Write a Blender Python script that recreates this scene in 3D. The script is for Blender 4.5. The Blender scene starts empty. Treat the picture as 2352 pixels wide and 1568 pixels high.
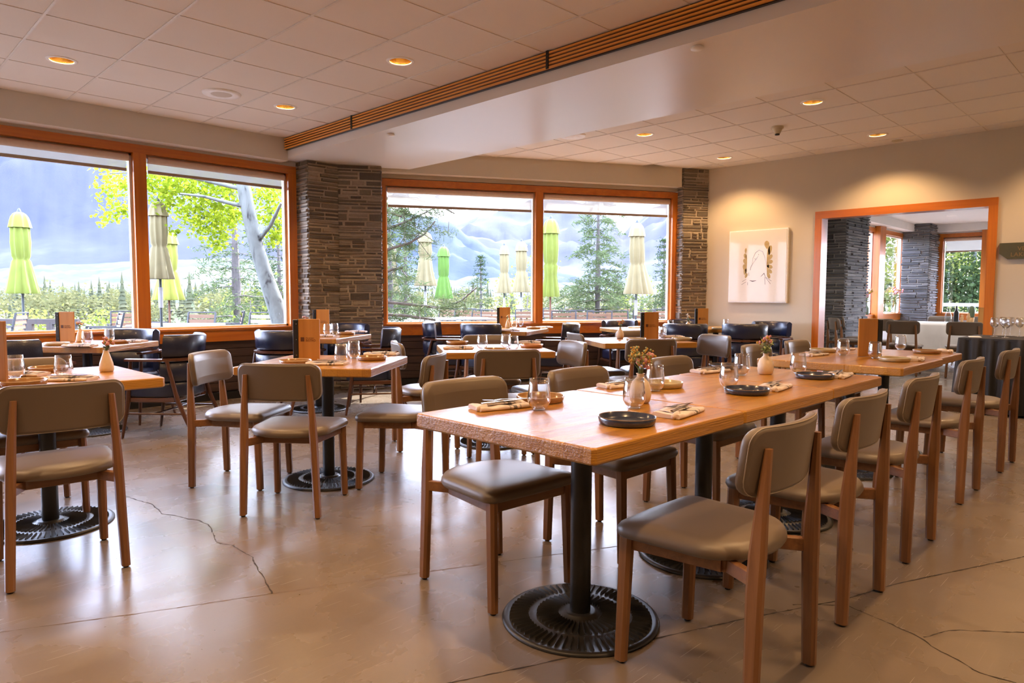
import bpy, bmesh, math, random
from mathutils import Vector, Matrix
R = math.radians
SC = bpy.context.scene
COL = SC.collection
random.seed(7)

# ------------------------------------------------------------------ camera
F_PX, PITCH, ROLL, YAW, EYE = 1590.96, 0.0661, 0.00282, 0.78871, 1.17
_fw = Vector((math.sin(YAW)*math.cos(PITCH), math.cos(YAW)*math.cos(PITCH), -math.sin(PITCH)))
_r = Vector((math.cos(YAW), -math.sin(YAW), 0)); _u = _r.cross(_fw)
_rt = _r*math.cos(ROLL) + _u*math.sin(ROLL); _up = _u*math.cos(ROLL) - _r*math.sin(ROLL)
cam = bpy.data.cameras.new('camera'); camo = bpy.data.objects.new('camera', cam); COL.objects.link(camo)
cam.sensor_width = 36; cam.lens = F_PX/2352*36; cam.clip_start = .05; cam.clip_end = 20000
camo.matrix_world = Matrix(((_rt.x, _up.x, -_fw.x, 0), (_rt.y, _up.y, -_fw.y, 0), (_rt.z, _up.z, -_fw.z, EYE), (0, 0, 0, 1)))
SC.camera = camo

# ------------------------------------------------------------------ world, sun, exposure
SC.view_settings.view_transform = 'Standard'; SC.view_settings.look = 'None'
SC.view_settings.gamma = 1; SC.view_settings.use_curve_mapping = False
SC.view_settings.exposure = 1.12
SC.cycles.transparent_max_bounces = 24
SC.cycles.max_bounces = 10; SC.cycles.diffuse_bounces = 5
SC.cycles.sample_clamp_indirect = 6
SC.cycles.caustics_reflective = False; SC.cycles.caustics_refractive = False
SUN_AZ, SUN_EL = R(22), R(50)          # azimuth measured from +X towards +Y
w = bpy.data.worlds.new('world'); SC.world = w; w.use_nodes = True
wn = w.node_tree; wn.nodes.clear()
sky = wn.nodes.new('ShaderNodeTexSky'); sky.sky_type = 'NISHITA'; sky.sun_disc = False
sky.sun_elevation = SUN_EL; sky.sun_rotation = R(90) - SUN_AZ; sky.dust_density = 2.0; sky.air_density = 1.2
bgn = wn.nodes.new('ShaderNodeBackground'); bgn.inputs[1].default_value = 1.35
mixs = wn.nodes.new('ShaderNodeMix'); mixs.data_type = 'RGBA'; mixs.inputs[0].default_value = .6
mixs.inputs[7].default_value = (6.0, 6.5, 9.2, 1)
wo = wn.nodes.new('ShaderNodeOutputWorld')
wn.links.new(sky.outputs[0], mixs.inputs[6]); wn.links.new(mixs.outputs[2], bgn.inputs[0]); wn.links.new(bgn.outputs[0], wo.inputs[0])
sl = bpy.data.lights.new('sun', 'SUN'); sl.energy = 10; sl.color = (1, .93, .8); sl.angle = R(.6)
so = bpy.data.objects.new('sun', sl); COL.objects.link(so)
sd = Vector((math.cos(SUN_AZ)*math.cos(SUN_EL), math.sin(SUN_AZ)*math.cos(SUN_EL), math.sin(SUN_EL)))
so.location = (30, 30, 40); so.rotation_euler = sd.to_track_quat('Z', 'Y').to_euler()
LAMP_W, LAMP_COL = 46.0, (1.0, .61, .29)

# ------------------------------------------------------------------ rays and planes of the survey
def ray(x, y): return _rt*((x-1176)/F_PX) - _up*((y-784)/F_PX) + _fw
def onz(x, y, z=0.0):
    d = ray(x, y); t = (z-EYE)/d.z; return Vector((d.x*t, d.y*t, z))
def far(x, depth, z=0.0):
    d = ray(x, 678); d = Vector((d.x, d.y, 0)); k = depth/(d.x*math.sin(YAW)+d.y*math.cos(YAW)); return Vector((d.x*k, d.y*k, z))
def hz(y, depth): return EYE + (678.5-y)/F_PX*depth
# frame of the diagonal window wall: d along it, o outwards
DO = Vector((6.13, 6.71)); DT = Vector((.872, -.4895)); DN = Vector((.4895, .872))
def dg(d, o): p = DO + DT*d + DN*o; return (p.x, p.y)

# ------------------------------------------------------------------ tags
def tag(o, label=None, cat=None, group=None, kind=None):
    if label: o['label'] = label
    if cat: o['category'] = cat
    if group: o['group'] = group
    if kind: o['kind'] = kind
    return o
def empty(name, loc=(0, 0, 0), rz=0.0, parent=None):
    o = bpy.data.objects.new(name, None); COL.objects.link(o); o.location = loc; o.rotation_euler = (0, 0, rz)
    o.empty_display_size = .1
    if parent: o.parent = parent
    return o
def kids(o): return [c for c in ALLKIDS.get(o.name, [])]
ALLKIDS = {}
def setp(o, p):
    if p is not None:
        o.parent = p; ALLKIDS.setdefault(p.name, []).append(o)
def copy_tree(o, parent=None):
    c = o.copy(); COL.objects.link(c)
    if parent is not None: setp(c, parent)
    for ch in kids(o): copy_tree(ch, c)
    return c
def place(proto, used, loc, rz, label, cat=None, group=None, scale=None):
    o = proto if not used.get(proto.name) else copy_tree(proto)
    used[proto.name] = True
    o.location = loc; o.rotation_euler = (0, 0, rz); o['label'] = label
    if scale: o.scale = scale
    if group: o['group'] = group
    if cat: o['category'] = cat
    return o
USED = {}

# ------------------------------------------------------------------ mesh builder
class MB:
    def __init__(s): s.v = []; s.f = []; s.m = []; s.sm = []
    def add(s, vs, fs, mi=0, smooth=False, M=None):
        b = len(s.v)
        s.v += [tuple(M @ Vector(p)) if M is not None else tuple(p) for p in vs]
        s.f += [tuple(i+b for i in f) for f in fs]; s.m += [mi]*len(fs); s.sm += [smooth]*len(fs)
    def box(s, a, b, mi=0, M=None):
        x0, y0, z0 = a; x1, y1, z1 = b
        s.add([(x0, y0, z0), (x1, y0, z0), (x1, y1, z0), (x0, y1, z0), (x0, y0, z1), (x1, y0, z1), (x1, y1, z1), (x0, y1, z1)],
              [(0, 3, 2, 1), (4, 5, 6, 7), (0, 1, 5, 4), (1, 2, 6, 5), (2, 3, 7, 6), (3, 0, 4, 7)], mi, False, M)
    def loft(s, rings, mi=0, smooth=True, cap=True, closed=False, M=None):
        n = len(rings[0]); vs = [p for r in rings for p in r]; fs = []
        for i in range(len(rings)-1 + (1 if closed else 0)):
            a = i*n; b = ((i+1) % len(rings))*n
            for j in range(n):
                k = (j+1) % n; fs.append((a+j, a+k, b+k, b+j))
        s.add(vs, fs, mi, smooth, M)
        if cap and not closed:
            s.add(rings[0], [tuple(range(n-1, -1, -1))], mi, False, M); s.add(rings[-1], [tuple(range(n))], mi, False, M)
    def lathe(s, prof, n=24, c=(0, 0, 0), mi=0, smooth=True, cap=False, M=None):
        rings = [[(c[0]+r*math.cos(2*math.pi*j/n), c[1]+r*math.sin(2*math.pi*j/n), c[2]+z) for j in range(n)] for r, z in prof]
        s.loft(rings, mi, smooth, cap, False, M)
    def tube(s, pts, rad, n=8, mi=0, cap=True, M=None):
        pts = [Vector(p) for p in pts]; rings = []
        for i, p in enumerate(pts):
            t = (pts[min(i+1, len(pts)-1)] - pts[max(i-1, 0)]).normalized()
            a = t.cross(Vector((0, 0, 1)))
            if a.length < 1e-3: a = t.cross(Vector((0, 1, 0)))
            a.normalize(); b = t.cross(a); rr = rad[i] if isinstance(rad, (list, tuple)) else rad
            rings.append([tuple(p + (a*math.cos(2*math.pi*j/n) + b*math.sin(2*math.pi*j/n))*rr) for j in range(n)])
        s.loft(rings, mi, True, cap, False, M)
    def bar(s, p, q, wd, ht, mi=0, w2=None, h2=None, up=(0, 0, 1), bev=.003, M=None):
        p = Vector(p); q = Vector(q); t = (q-p).normalized(); a = Vector(up).cross(t)
        if a.length < 1e-3: a = Vector((1, 0, 0)) - t*t.x
        a.normalize(); b = t.cross(a)
        def ring(c, w_, h_):
            w_ /= 2; h_ /= 2; k = min(bev, w_*.4, h_*.4); o = []
            for sx, sy in ((1, 1), (-1, 1), (-1, -1), (1, -1)):
                e = [(sx*w_, sy*(h_-k)), (sx*(w_-k), sy*h_)]
                if sx*sy < 0: e.reverse()
                o += e
            return [tuple(c + a*x + b*y) for x, y in o]
        s.loft([ring(p, wd, ht), ring(q, w2 or wd, h2 or ht)], mi, False, True, False, M)
    def cyl(s, p, q, r0, r1=None, n=16, mi=0, M=None):
        s.tube([p, q], [r0, r0 if r1 is None else r1], n, mi, True, M)
    def build(s, name, mats, parent=None):
        me = bpy.data.meshes.new(name); me.from_pydata(s.v, [], s.f); me.update()
        for m_ in (mats if isinstance(mats, (list, tuple)) else [mats]): me.materials.append(m_)
        me.polygons.foreach_set('material_index', s.m); me.polygons.foreach_set('use_smooth', s.sm)
        o = bpy.data.objects.new(name, me); COL.objects.link(o); setp(o, parent); return o
def bevel(o, wd=.003, seg=2):
    md = o.modifiers.new('bevel', 'BEVEL'); md.width = wd; md.segments = seg; md.limit_method = 'ANGLE'; md.angle_limit = R(40); return o
def struct(o): o['kind'] = 'structure'; return o
def inst_text(body, size, mat, parent, M, depth=.0006, align='LEFT', name='lettering'):
    cu = bpy.data.curves.new(name, 'FONT'); cu.body = body; cu.size = size; cu.extrude = depth; cu.align_x = align
    t = bpy.data.objects.new('tmp', cu); COL.objects.link(t)
    me = bpy.data.meshes.new_from_object(t.evaluated_get(bpy.context.evaluated_depsgraph_get()))
    bpy.data.objects.remove(t); me.materials.clear(); me.materials.append(mat); me.transform(M)
    o = bpy.data.objects.new(name, me); COL.objects.link(o); setp(o, parent); return o
def T(x, y, z=0): return Matrix.Translation((x, y, z))
def RZ(a): return Matrix.Rotation(a, 4, 'Z')
def RX(a): return Matrix.Rotation(a, 4, 'X')
def RY(a): return Matrix.Rotation(a, 4, 'Y')
# ------------------------------------------------------------------ materials
class G:
    def __init__(s, name):
        s.m = bpy.data.materials.new(name); s.m.use_nodes = True; s.t = s.m.node_tree; s.t.nodes.clear()
    def n(s, typ, ins=None, **props):
        nd = s.t.nodes.new(typ)
        for k, v in props.items(): setattr(nd, k, v)
        for k, v in (ins or {}).items():
            sk = nd.inputs[k]
            if hasattr(v, 'links') or isinstance(v, bpy.types.NodeSocket): s.t.links.new(v, sk)
            else: sk.default_value = v
        return nd
    def math(s, op, a, b=0.0, c=0.0):
        return s.n('ShaderNodeMath', {0: a, 1: b, 2: c}, operation=op).outputs[0]
    def mix(s, f, a, b):
        nd = s.n('ShaderNodeMix', {0: f}, data_type='RGBA')
        for i, v in ((6, a), (7, b)):
            if isinstance(v, bpy.types.NodeSocket): s.t.links.new(v, nd.inputs[i])
            else: nd.inputs[i].default_value = (*v, 1) if len(v) == 3 else v
        return nd.outputs[2]
    def ramp(s, f, stops):
        nd = s.n('ShaderNodeValToRGB', {0: f}); e = nd.color_ramp.elements
        while len(e) < len(stops): e.new(.5)
        for i, (p, c) in enumerate(stops): e[i].position = p; e[i].color = (*c, 1)
        return nd.outputs[0]
    def obj(s): return s.n('ShaderNodeTexCoord').outputs['Object']
    def noise(s, vec, scale, detail=3, rough=.5, dist=0.0):
        return s.n('ShaderNodeTexNoise', {'Vector': vec, 'Scale': scale, 'Detail': detail, 'Roughness': rough, 'Distortion': dist}).outputs[0]
    def mapv(s, vec, scale=(1, 1, 1), loc=(0, 0, 0)):
        return s.n('ShaderNodeMapping', {0: vec, 1: loc, 3: scale}).outputs[0]
    def bump(s, h, st=.2, dist=.01):
        return s.n('ShaderNodeBump', {'Strength': st, 'Distance': dist, 'Height': h}).outputs[0]
    def pbr(s, col, rough=.5, **kw):
        ins = {'Base Color': (*col, 1) if isinstance(col, tuple) and len(col) == 3 else col, 'Roughness': rough}
        for k, v in kw.items(): ins[{'metal': 'Metallic', 'coat': 'Coat Weight', 'coatr': 'Coat Roughness', 'normal': 'Normal', 'spec': 'Specular IOR Level', 'ior': 'IOR', 'sheen': 'Sheen Weight', 'alpha': 'Alpha', 'trans': 'Transmission Weight', 'cnormal': 'Coat Normal'}[k]] = v
        b = s.n('ShaderNodeBsdfPrincipled', ins); return s.out(b.outputs[0])
    def out(s, sh):
        o = s.n('ShaderNodeOutputMaterial'); s.t.links.new(sh, o.inputs[0]); return s.m
def plain(name, col, rough=.5, var=.06, scale=30, **kw):
    g = G(name); n = g.noise(g.obj(), scale, 4)
    c2 = tuple(min(1, c*(1+var*2)) for c in col); c1 = tuple(c*(1-var*2) for c in col)
    return g.pbr(g.mix(n, c1, c2), rough, **kw)
def wood(name, dark, light, axis='Z', rough=.4, coat=0.0, sc=1.0, vary=.25):
    g = G(name); o = g.obj()
    rnd = g.n('ShaderNodeObjectInfo').outputs['Random']
    off = g.n('ShaderNodeVectorMath', {0: o, 1: g.n('ShaderNodeCombineXYZ', {0: g.math('MULTIPLY', rnd, 7.0), 1: g.math('MULTIPLY', rnd, 3.0), 2: rnd}).outputs[0]}, operation='ADD').outputs[0]
    s = {'X': (2.2, 46, 46), 'Y': (46, 2.2, 46), 'Z': (46, 46, 2.2)}[axis]
    v = g.mapv(off, tuple(k*sc for k in s))
    n1 = g.noise(v, 1.0, 6, .62, .9)
    s2 = tuple(k*.16 for k in s); n2 = g.noise(g.mapv(off, s2), 1.0, 3, .5, 1.5)
    f = g.math('ADD', g.math('MULTIPLY', n1, .62), g.math('MULTIPLY', n2, .5))
    col = g.ramp(f, [(.30, dark), (.50, tuple((a+b)/2 for a, b in zip(dark, light))), (.72, light)])
    col = g.mix(g.math('MULTIPLY', rnd, vary), col, dark)
    return g.pbr(col, rough, coat=coat, coatr=.12, normal=g.bump(n1, .15, .002))
M = {}
M['ash'] = wood('chair_ash_wood', (.12, .046, .017), (.29, .134, .050), 'Z', .38)
M['ash_h'] = wood('chair_ash_rail_wood', (.12, .046, .017), (.29, .134, .050), 'X', .38)
M['walnut'] = wood('walnut_wood', (.035, .013, .007), (.11, .043, .02), 'Z', .33)
M['walnut_h'] = wood('walnut_arm_wood', (.035, .013, .007), (.12, .045, .02), 'Y', .25, .4)
M['fir'] = wood('fir_trim', (.36, .088, .005), (.60, .185, .012), 'X', .34, .3, .5, .1)
M['fir_v'] = wood('fir_trim_vertical', (.36, .088, .005), (.60, .185, .012), 'Z', .34, .3, .5, .1)
M['fir_y'] = wood('fir_trim_depth', (.36, .088, .005), (.56, .165, .012), 'Y', .34, .3, .5, .1)
M['slat'] = wood('grille_slat_wood', (.70, .25, .03), (.95, .45, .08), 'Y', .35, .3, .6, .1)
M['menu'] = wood('menu_board_wood', (.32, .13, .022), (.56, .27, .065), 'Z', .4, .1, .35)
M['mill'] = wood('turned_mill_wood', (.5, .28, .12), (.7, .45, .22), 'Z', .4)
def taupe():
    g = G('taupe_vinyl'); o = g.obj(); n = g.noise(o, 420, 3); n2 = g.noise(o, 5, 2)
    col = g.mix(n2, (.115, .082, .056), (.150, .108, .074))
    return g.pbr(col, .44, spec=.55, coat=.30, coatr=.38, normal=g.bump(n, .12, .001), sheen=.1)
M['taupe'] = taupe()
M['seam'] = plain('pale_piping', (.34, .28, .22), .5)
def leather():
    g = G('navy_leather'); o = g.obj(); v = g.n('ShaderNodeTexVoronoi', {'Vector': o, 'Scale': 260.0}).outputs[0]; n = g.noise(o, 7, 3)
    return g.pbr(g.mix(n, (.008, .012, .032), (.015, .022, .058)), .27, coat=.35, coatr=.15, normal=g.bump(g.math('ADD', g.math('MULTIPLY', v, .4), n), .25, .006))
M['leather'] = leather()
M['iron'] = plain('cast_iron_black', (.024, .023, .023), .40, .2, 60, spec=.6)
M['black'] = plain('black_painted_steel', (.010, .010, .011), .33, .1)
M['rubber'] = plain('dark_glide', (.02, .018, .016), .6)
def tabletop():
    g = G('varnished_fir_block'); o = g.obj(); sp = g.n('ShaderNodeSeparateXYZ', {0: o})
    W = .072; rn = g.n('ShaderNodeObjectInfo').outputs['Random']
    y = g.math('ADD', g.math('DIVIDE', sp.outputs[1], W), 50.0)
    i = g.math('FLOOR', y); fr = g.math('SUBTRACT', g.math('FRACT', y), .5)
    wn_ = g.n('ShaderNodeTexWhiteNoise', {'Vector': g.n('ShaderNodeCombineXYZ', {0: i, 1: g.math('FLOOR', g.math('MULTIPLY', rn, 40.0)), 2: 0.0}).outputs[0]}, noise_dimensions='3D')
    r1 = wn_.outputs[0]; cs = g.n('ShaderNodeSeparateColor', {0: wn_.outputs[1]})
    yy = g.math('ADD', g.math('MULTIPLY', fr, W), g.math('MULTIPLY', g.math('SUBTRACT', cs.outputs[0], .5), .08))
    zz = g.math('ADD', sp.outputs[2], g.math('ADD', g.math('MULTIPLY', cs.outputs[1], .07), -.01))
    rr = g.math('SQRT', g.math('ADD', g.math('MULTIPLY', yy, yy), g.math('MULTIPLY', zz, zz)))
    nz = g.noise(g.mapv(o, (2.0, 14, 14)), 1.0, 3)
    ph = g.math('ADD', g.math('MULTIPLY', rr, 900.0), g.math('MULTIPLY', nz, 14.0))
    ring = g.math('MULTIPLY', g.math('ADD', g.math('SINE', ph), 1.0), .5)
    fine = g.noise(g.mapv(o, (6, 240, 240)), 1.0, 4)
    f = g.math('ADD', g.math('MULTIPLY', ring, .35), g.math('ADD', g.math('MULTIPLY', fine, .35), g.math('MULTIPLY', r1, .35)))
    col = g.ramp(f, [(.1, (.27, .105, .010)), (.5, (.45, .195, .018)), (.9, (.58, .29, .036))])
    kn = g.n('ShaderNodeTexVoronoi', {'Vector': g.mapv(o, (1.4, 4.5, 4.5)), 'Scale': 1.6}).outputs[0]
    col = g.mix(g.math('MULTIPLY', g.math('LESS_THAN', kn, .07), .6), col, (.12, .04, .012))
    edge = g.math('GREATER_THAN', g.math('ABSOLUTE', fr), .488)
    col = g.mix(g.math('MULTIPLY', edge, .35), col, (.16, .06, .015))
    bm = g.noise(g.mapv(o, (9, 110, 110)), 1.0, 5, .6); bl = g.noise(g.mapv(o, (2.2, 16, 16)), 1.0, 3)
    nrm = g.bump(g.math('ADD', g.math('MULTIPLY', bm, .9), bl), .6, .006)
    return g.pbr(col, .30, coat=.62, coatr=.05, cnormal=nrm, normal=nrm)
M['top'] = tabletop()
def floor_mat():
    g = G('polished_concrete'); o = g.obj()
    a = g.noise(o, .55, 4, .6, .6); b = g.noise(o, 3.2, 4, .55, .4); c = g.noise(o, 60, 4, .7)
    f = g.math('ADD', g.math('MULTIPLY', a, .63), g.math('ADD', g.math('MULTIPLY', b, .27), g.math('MULTIPLY', c, .10)))
    col = g.ramp(f, [(.25, (.150, .117, .091)), (.5, (.195, .154, .120)), (.78, (.245, .198, .160))])
    pit = g.n('ShaderNodeTexVoronoi', {'Vector': o, 'Scale': 7.0, 'Randomness': 1.0}).outputs[0]
    col = g.mix(g.math('LESS_THAN', pit, .022), col, (.05, .04, .03))
    # long fine scratches in three directions
    sc = None
    for k, (ang, s) in enumerate(((.5, 4), (1.9, 5))):
        mp = g.n('ShaderNodeMapping', {0: o, 2: (0, 0, ang), 3: (s*.9, s*60, 1), 1: (k*7.3, k, 0)}).outputs[0]
        q = g.math('GREATER_THAN', g.noise(mp, 1.0, 0, .4, .0), .80)
        sc = q if sc is None else g.math('MAXIMUM', sc, q)
    col = g.mix(g.math('MULTIPLY', sc, .15), col, (.55, .46, .38))
    rgh = g.math('ADD', g.math('MULTIPLY', b, .24), g.math('ADD', .15, g.math('MULTIPLY', sc, .12)))
    return g.pbr(col, rgh, spec=.6, coat=.22, coatr=.24, normal=g.bump(g.math('ADD', g.math('MULTIPLY', b, .6), g.math('MULTIPLY', c, .25)), .05, .01))
M['floor'] = floor_mat()
M['crack'] = plain('dark_crack', (.035, .025, .018), .9, .3, 90)  # dark tone of floor cracks and a saw joint
M['joint'] = plain('saw_joint', (.13, .085, .055), .8, .4, 40)
M['wall'] = plain('beige_wall_paint', (.60, .535, .42), .62, .015, 3)
M['bulk'] = plain('warm_grey_bulkhead_paint', (.64, .60, .53), .6, .015, 3)
M['soffit'] = plain('satin_white_soffit', (.78, .76, .74), .33, .01, 2)
M['nextwall'] = plain('white_wall_paint', (.74, .73, .72), .6, .015, 3)
def tilem():
    g = G('mineral_ceiling_tile'); o = g.obj(); n = g.noise(o, 240, 4, .7)
    return g.pbr(g.mix(n, (.76, .72, .66), (.86, .82, .77)), .85, normal=g.bump(n, .25, .002))
M['tile'] = tilem()
M['tbar'] = plain('white_ceiling_bar', (.74, .70, .65), .5)
def wains():
    g = G('dark_stained_boards'); o = g.obj(); n = g.noise(g.mapv(o, (3, 3, 60)), 1.0, 5)
    return g.pbr(g.ramp(n, [(.3, (.030, .017, .013)), (.7, (.075, .042, .032))]), .42)
M['wains'] = wains()
def stonem(name, warm):
    g = G(name); o = g.obj(); ri = g.n('ShaderNodeNewGeometry').outputs['Random Per Island']
    a, b, c, d = (((.13, .108, .088), (.23, .19, .145), (.34, .28, .21), (.55, .46, .35)) if warm else ((.08, .082, .09), (.15, .15, .165), (.23, .225, .235), (.36, .35, .35)))
    col = g.ramp(ri, [(0, a), (.45, b), (.8, c), (1, d)])
    n = g.noise(g.mapv(o, (12, 12, 46)), 1.0, 6, .7); n2 = g.noise(o, 45, 5, .7)
    col = g.mix(g.math('MULTIPLY', n, .75), col, tuple(k*.5 for k in a))
    return g.pbr(col, .82, normal=g.bump(g.math('ADD', n, n2), .8, .012))
M['stone'] = stonem('stacked_ledgestone', True); M['stone2'] = stonem('grey_ledgestone', False)
M['mortar'] = plain('stone_mortar', (.42, .35, .27), .9, .12, 40)
M['mortar2'] = plain('pale_mortar', (.40, .38, .36), .9, .12, 40)
def glassy(name, tint=(1, 1, 1), blend=.18, edge=1.0, base=.04):
    g = G(name); tr = g.n('ShaderNodeBsdfTransparent', {0: (*tint, 1)}); gl = g.n('ShaderNodeBsdfGlossy', {0: (1, 1, 1, 1), 1: .02})
    lw = g.n('ShaderNodeLayerWeight', {0: blend}).outputs[1]
    f = g.math('ADD', g.math('MULTIPLY', g.math('POWER', lw, 1.6), edge), base)
    mx = g.n('ShaderNodeMixShader', {0: g.math('MINIMUM', f, 1.0), 1: tr.outputs[0], 2: gl.outputs[0]})
    return g.out(mx.outputs[0])
M['pane'] = glassy('window_glass', (.985, .99, .99), .5, .25, .02)
M['glass'] = glassy('clear_drinking_glass', (.955, .96, .965), .60, 1.0, .065)
M['glassbase'] = glassy('thick_glass_base', (.86, .88, .88), .5, .8, .16)
M['carafe'] = glassy('pale_blue_glass', (.82, .9, .95), .5, .8, .08)
def pottery(name, c1, c2, rim, rough=.22):
    g = G(name); o = g.obj(); n = g.noise(o, 38, 5, .7); sp = g.n('ShaderNodeSeparateXYZ', {0: o})
    n2 = g.n('ShaderNodeTexVoronoi', {'Vector': o, 'Scale': 420.0}).outputs[0]
    col = g.mix(n, c1, c2); col = g.mix(g.math('MULTIPLY', g.math('LESS_THAN', n2, .2), .4), col, rim)
    col = g.mix(g.math('GREATER_THAN', sp.outputs[2], .0235), col, rim)
    return g.pbr(col, rough, coat=.5, coatr=.08, normal=g.bump(n, .1, .002))
M['blue'] = pottery('dark_blue_glaze', (.012, .018, .045), (.035, .05, .10), (.17, .10, .055))
M['brown'] = pottery('amber_brown_glaze', (.20, .095, .030), (.34, .18, .06), (.55, .42, .27))
M['olive'] = pottery('pale_olive_glaze', (.32, .25, .13), (.45, .37, .22), (.62, .54, .40))
M['terra'] = pottery('terracotta_glaze', (.36, .15, .07), (.5, .24, .12), (.6, .42, .3))
M['cream'] = plain('cream_stoneware', (.66, .54, .41), .45, .05, 60)
M['steel'] = plain('cutlery_steel', (.55, .53, .50), .16, .03, 40, metal=1.0)
def linen():
    g = G('striped_linen'); o = g.obj(); x = g.n('ShaderNodeSeparateXYZ', {0: o}).outputs[0]
    def band(c, h): return g.math('LESS_THAN', g.math('ABSOLUTE', g.math('SUBTRACT', x, c)), h)
    n = g.noise(o, 600, 2); base = g.mix(n, (.58, .50, .49), (.68, .60, .59))
    thin = g.math('MAXIMUM', band(.008, .0035), band(.052, .0035)); thick = band(.030, .0075)
    col = g.mix(g.math('MULTIPLY', thin, .55), base, (.10, .09, .10)); col = g.mix(g.math('MULTIPLY', thick, .85), col, (.055, .05, .06))
    return g.pbr(col, .85, sheen=.2, normal=g.bump(n, .2, .001))
M['linen'] = linen()
M['burn'] = plain('burnt_logo', (.10, .035, .014), .6)
M['white'] = plain('white_plastic', (.88, .87, .85), .4)
M['offwhite'] = plain('ivory_plastic', (.60, .53, .36), .5)
M['gold'] = plain('gold_reflector', (.95, .62, .18), .25, .02, 20, metal=.85)
def emis(name, col, st):
    g = G(name); return g.out(g.n('ShaderNodeEmission', {0: (*col, 1), 1: st}).outputs[0])
M['bulb'] = emis('lamp_glow', (1, .84, .52), 34)
def shade():
    g = G('roller_shade_fabric'); d = g.n('ShaderNodeBsdfDiffuse', {0: (.52, .50, .46, 1)}); t = g.n('ShaderNodeBsdfTranslucent', {0: (.5, .48, .44, 1)}); p = g.n('ShaderNodeBsdfTransparent')
    a = g.n('ShaderNodeMixShader', {0: .45, 1: d.outputs[0], 2: t.outputs[0]}); b = g.n('ShaderNodeMixShader', {0: .22, 1: a.outputs[0], 2: p.outputs[0]})
    return g.out(b.outputs[0])
M['shade'] = shade()
M['shadebar'] = plain('shade_hem_bar', (.38, .30, .22), .5)
M['tube'] = plain('shade_roller', (.60, .46, .36), .5)
M['cloth'] = plain('white_tablecloth', (.78, .78, .80), .8, .03, 8)
M['skirt'] = plain('black_table_skirt', (.018, .018, .021), .75, .12, 12)
M['paper'] = plain('print_paper', (.78, .74, .66), .5, .02, 6, coat=.4, coatr=.04)
M['feather'] = plain('ochre_ink', (.50, .37, .15), .6, .2, 25)
M['inkgrey'] = plain('grey_ink', (.55, .56, .60), .6, .1, 40)
M['inkdark'] = plain('dark_ink', (.13, .09, .09), .6, .2, 60)
M['signg'] = plain('olive_green_sign', (.075, .072, .035), .5, .08, 20)
M['signt'] = plain('faded_gold_letter', (.25, .15, .05), .5)
def leafy(name, c1, c2, tr=.5, scale=6):
    g = G(name); o = g.obj(); n = g.noise(o, scale, 3); ri = g.n('ShaderNodeNewGeometry').outputs['Random Per Island']
    col = g.mix(g.math('ADD', g.math('MULTIPLY', n, .5), g.math('MULTIPLY', ri, .5)), c1, c2)
    d = g.n('ShaderNodeBsdfDiffuse', {0: col}); t = g.n('ShaderNodeBsdfTranslucent', {0: col})
    return g.out(g.n('ShaderNodeMixShader', {0: tr, 1: d.outputs[0], 2: t.outputs[0]}).outputs[0])
M['aspenleaf'] = leafy('aspen_leaves', (.11, .19, .010), (.36, .42, .035), .62)
M['pine'] = leafy('pine_needles', (.035, .062, .028), (.12, .15, .07), .35)
M['spruce'] = leafy('spruce_needles', (.018, .036, .015), (.055, .08, .03), .25, 2)
M['forest'] = leafy('valley_forest', (.042, .052, .034), (.11, .11, .06), .2, .5)
M['forest2'] = leafy('valley_aspens', (.065, .075, .03), (.14, .135, .065), .3, .5)
M['shrub'] = leafy('yellow_green_shrub', (.09, .12, .02), (.20, .23, .06), .5)
M['paleshrub'] = leafy('pale_shrub', (.08, .10, .055), (.17, .19, .12), .4)
def birch():
    g = G('white_birch_bark'); o = g.obj(); n = g.noise(g.mapv(o, (5, 5, 2.2)), 1.6, 4, .65, .6)
    return g.pbr(g.ramp(n, [(.33, (.012, .011, .010)), (.42, (.09, .10, .09)), (.75, (.15, .165, .15))]), .8)
M['birch'] = birch(); M['bark'] = plain('grey_brown_bark', (.085, .075, .07), .9, .3, 30)
M['twig'] = plain('branch_bark', (.12, .105, .09), .9, .3, 20)
def canvas(name, c): return plain(name, c, .85, .08, 9, sheen=.1)
M['lime'] = canvas('lime_canvas', (.115, .145, .012)); M['green'] = canvas('green_canvas', (.055, .125, .008))
M['yellow'] = canvas('yellow_lime_canvas', (.17, .18, .018)); M['sand'] = canvas('sand_canvas', (.165, .138, .062))
M['poled'] = plain('dark_pole', (.02, .03, .035), .5); M['polew'] = plain('wooden_pole', (.12, .045, .02), .6); M['sleeve'] = plain('white_sleeve', (.22, .22, .22), .6)
M['deck'] = plain('patio_paving', (.085, .08, .075), .85, .15, 2)
M['slatpatio'] = wood('patio_slat_wood', (.10, .050, .026), (.20, .11, .06), 'X', .6)
M['slatpale'] = wood('sunlit_slat_wood', (.16, .14, .11), (.26, .23, .18), 'X', .6)  # paler slats: sunlight on two patio chairs put into the wood colour
M['patiometal'] = plain('patio_metal', (.018, .02, .025), .5); M['patiotop'] = plain('pale_patio_table', (.26, .265, .27), .35, .05, 5)
M['rail'] = plain('deck_rail_wood', (.03, .022, .02), .7)
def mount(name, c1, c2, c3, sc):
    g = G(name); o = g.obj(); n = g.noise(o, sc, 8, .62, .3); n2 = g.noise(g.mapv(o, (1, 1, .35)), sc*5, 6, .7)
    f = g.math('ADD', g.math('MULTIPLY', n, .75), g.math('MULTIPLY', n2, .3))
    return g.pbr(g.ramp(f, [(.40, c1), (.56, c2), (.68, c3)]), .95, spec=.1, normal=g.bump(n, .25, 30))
M['mtn'] = mount('haze_blue_limestone', (.021, .026, .054), (.027, .033, .063), (.050, .057, .085), .0016)  # blue distance haze is put into the rock's base colour
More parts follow.
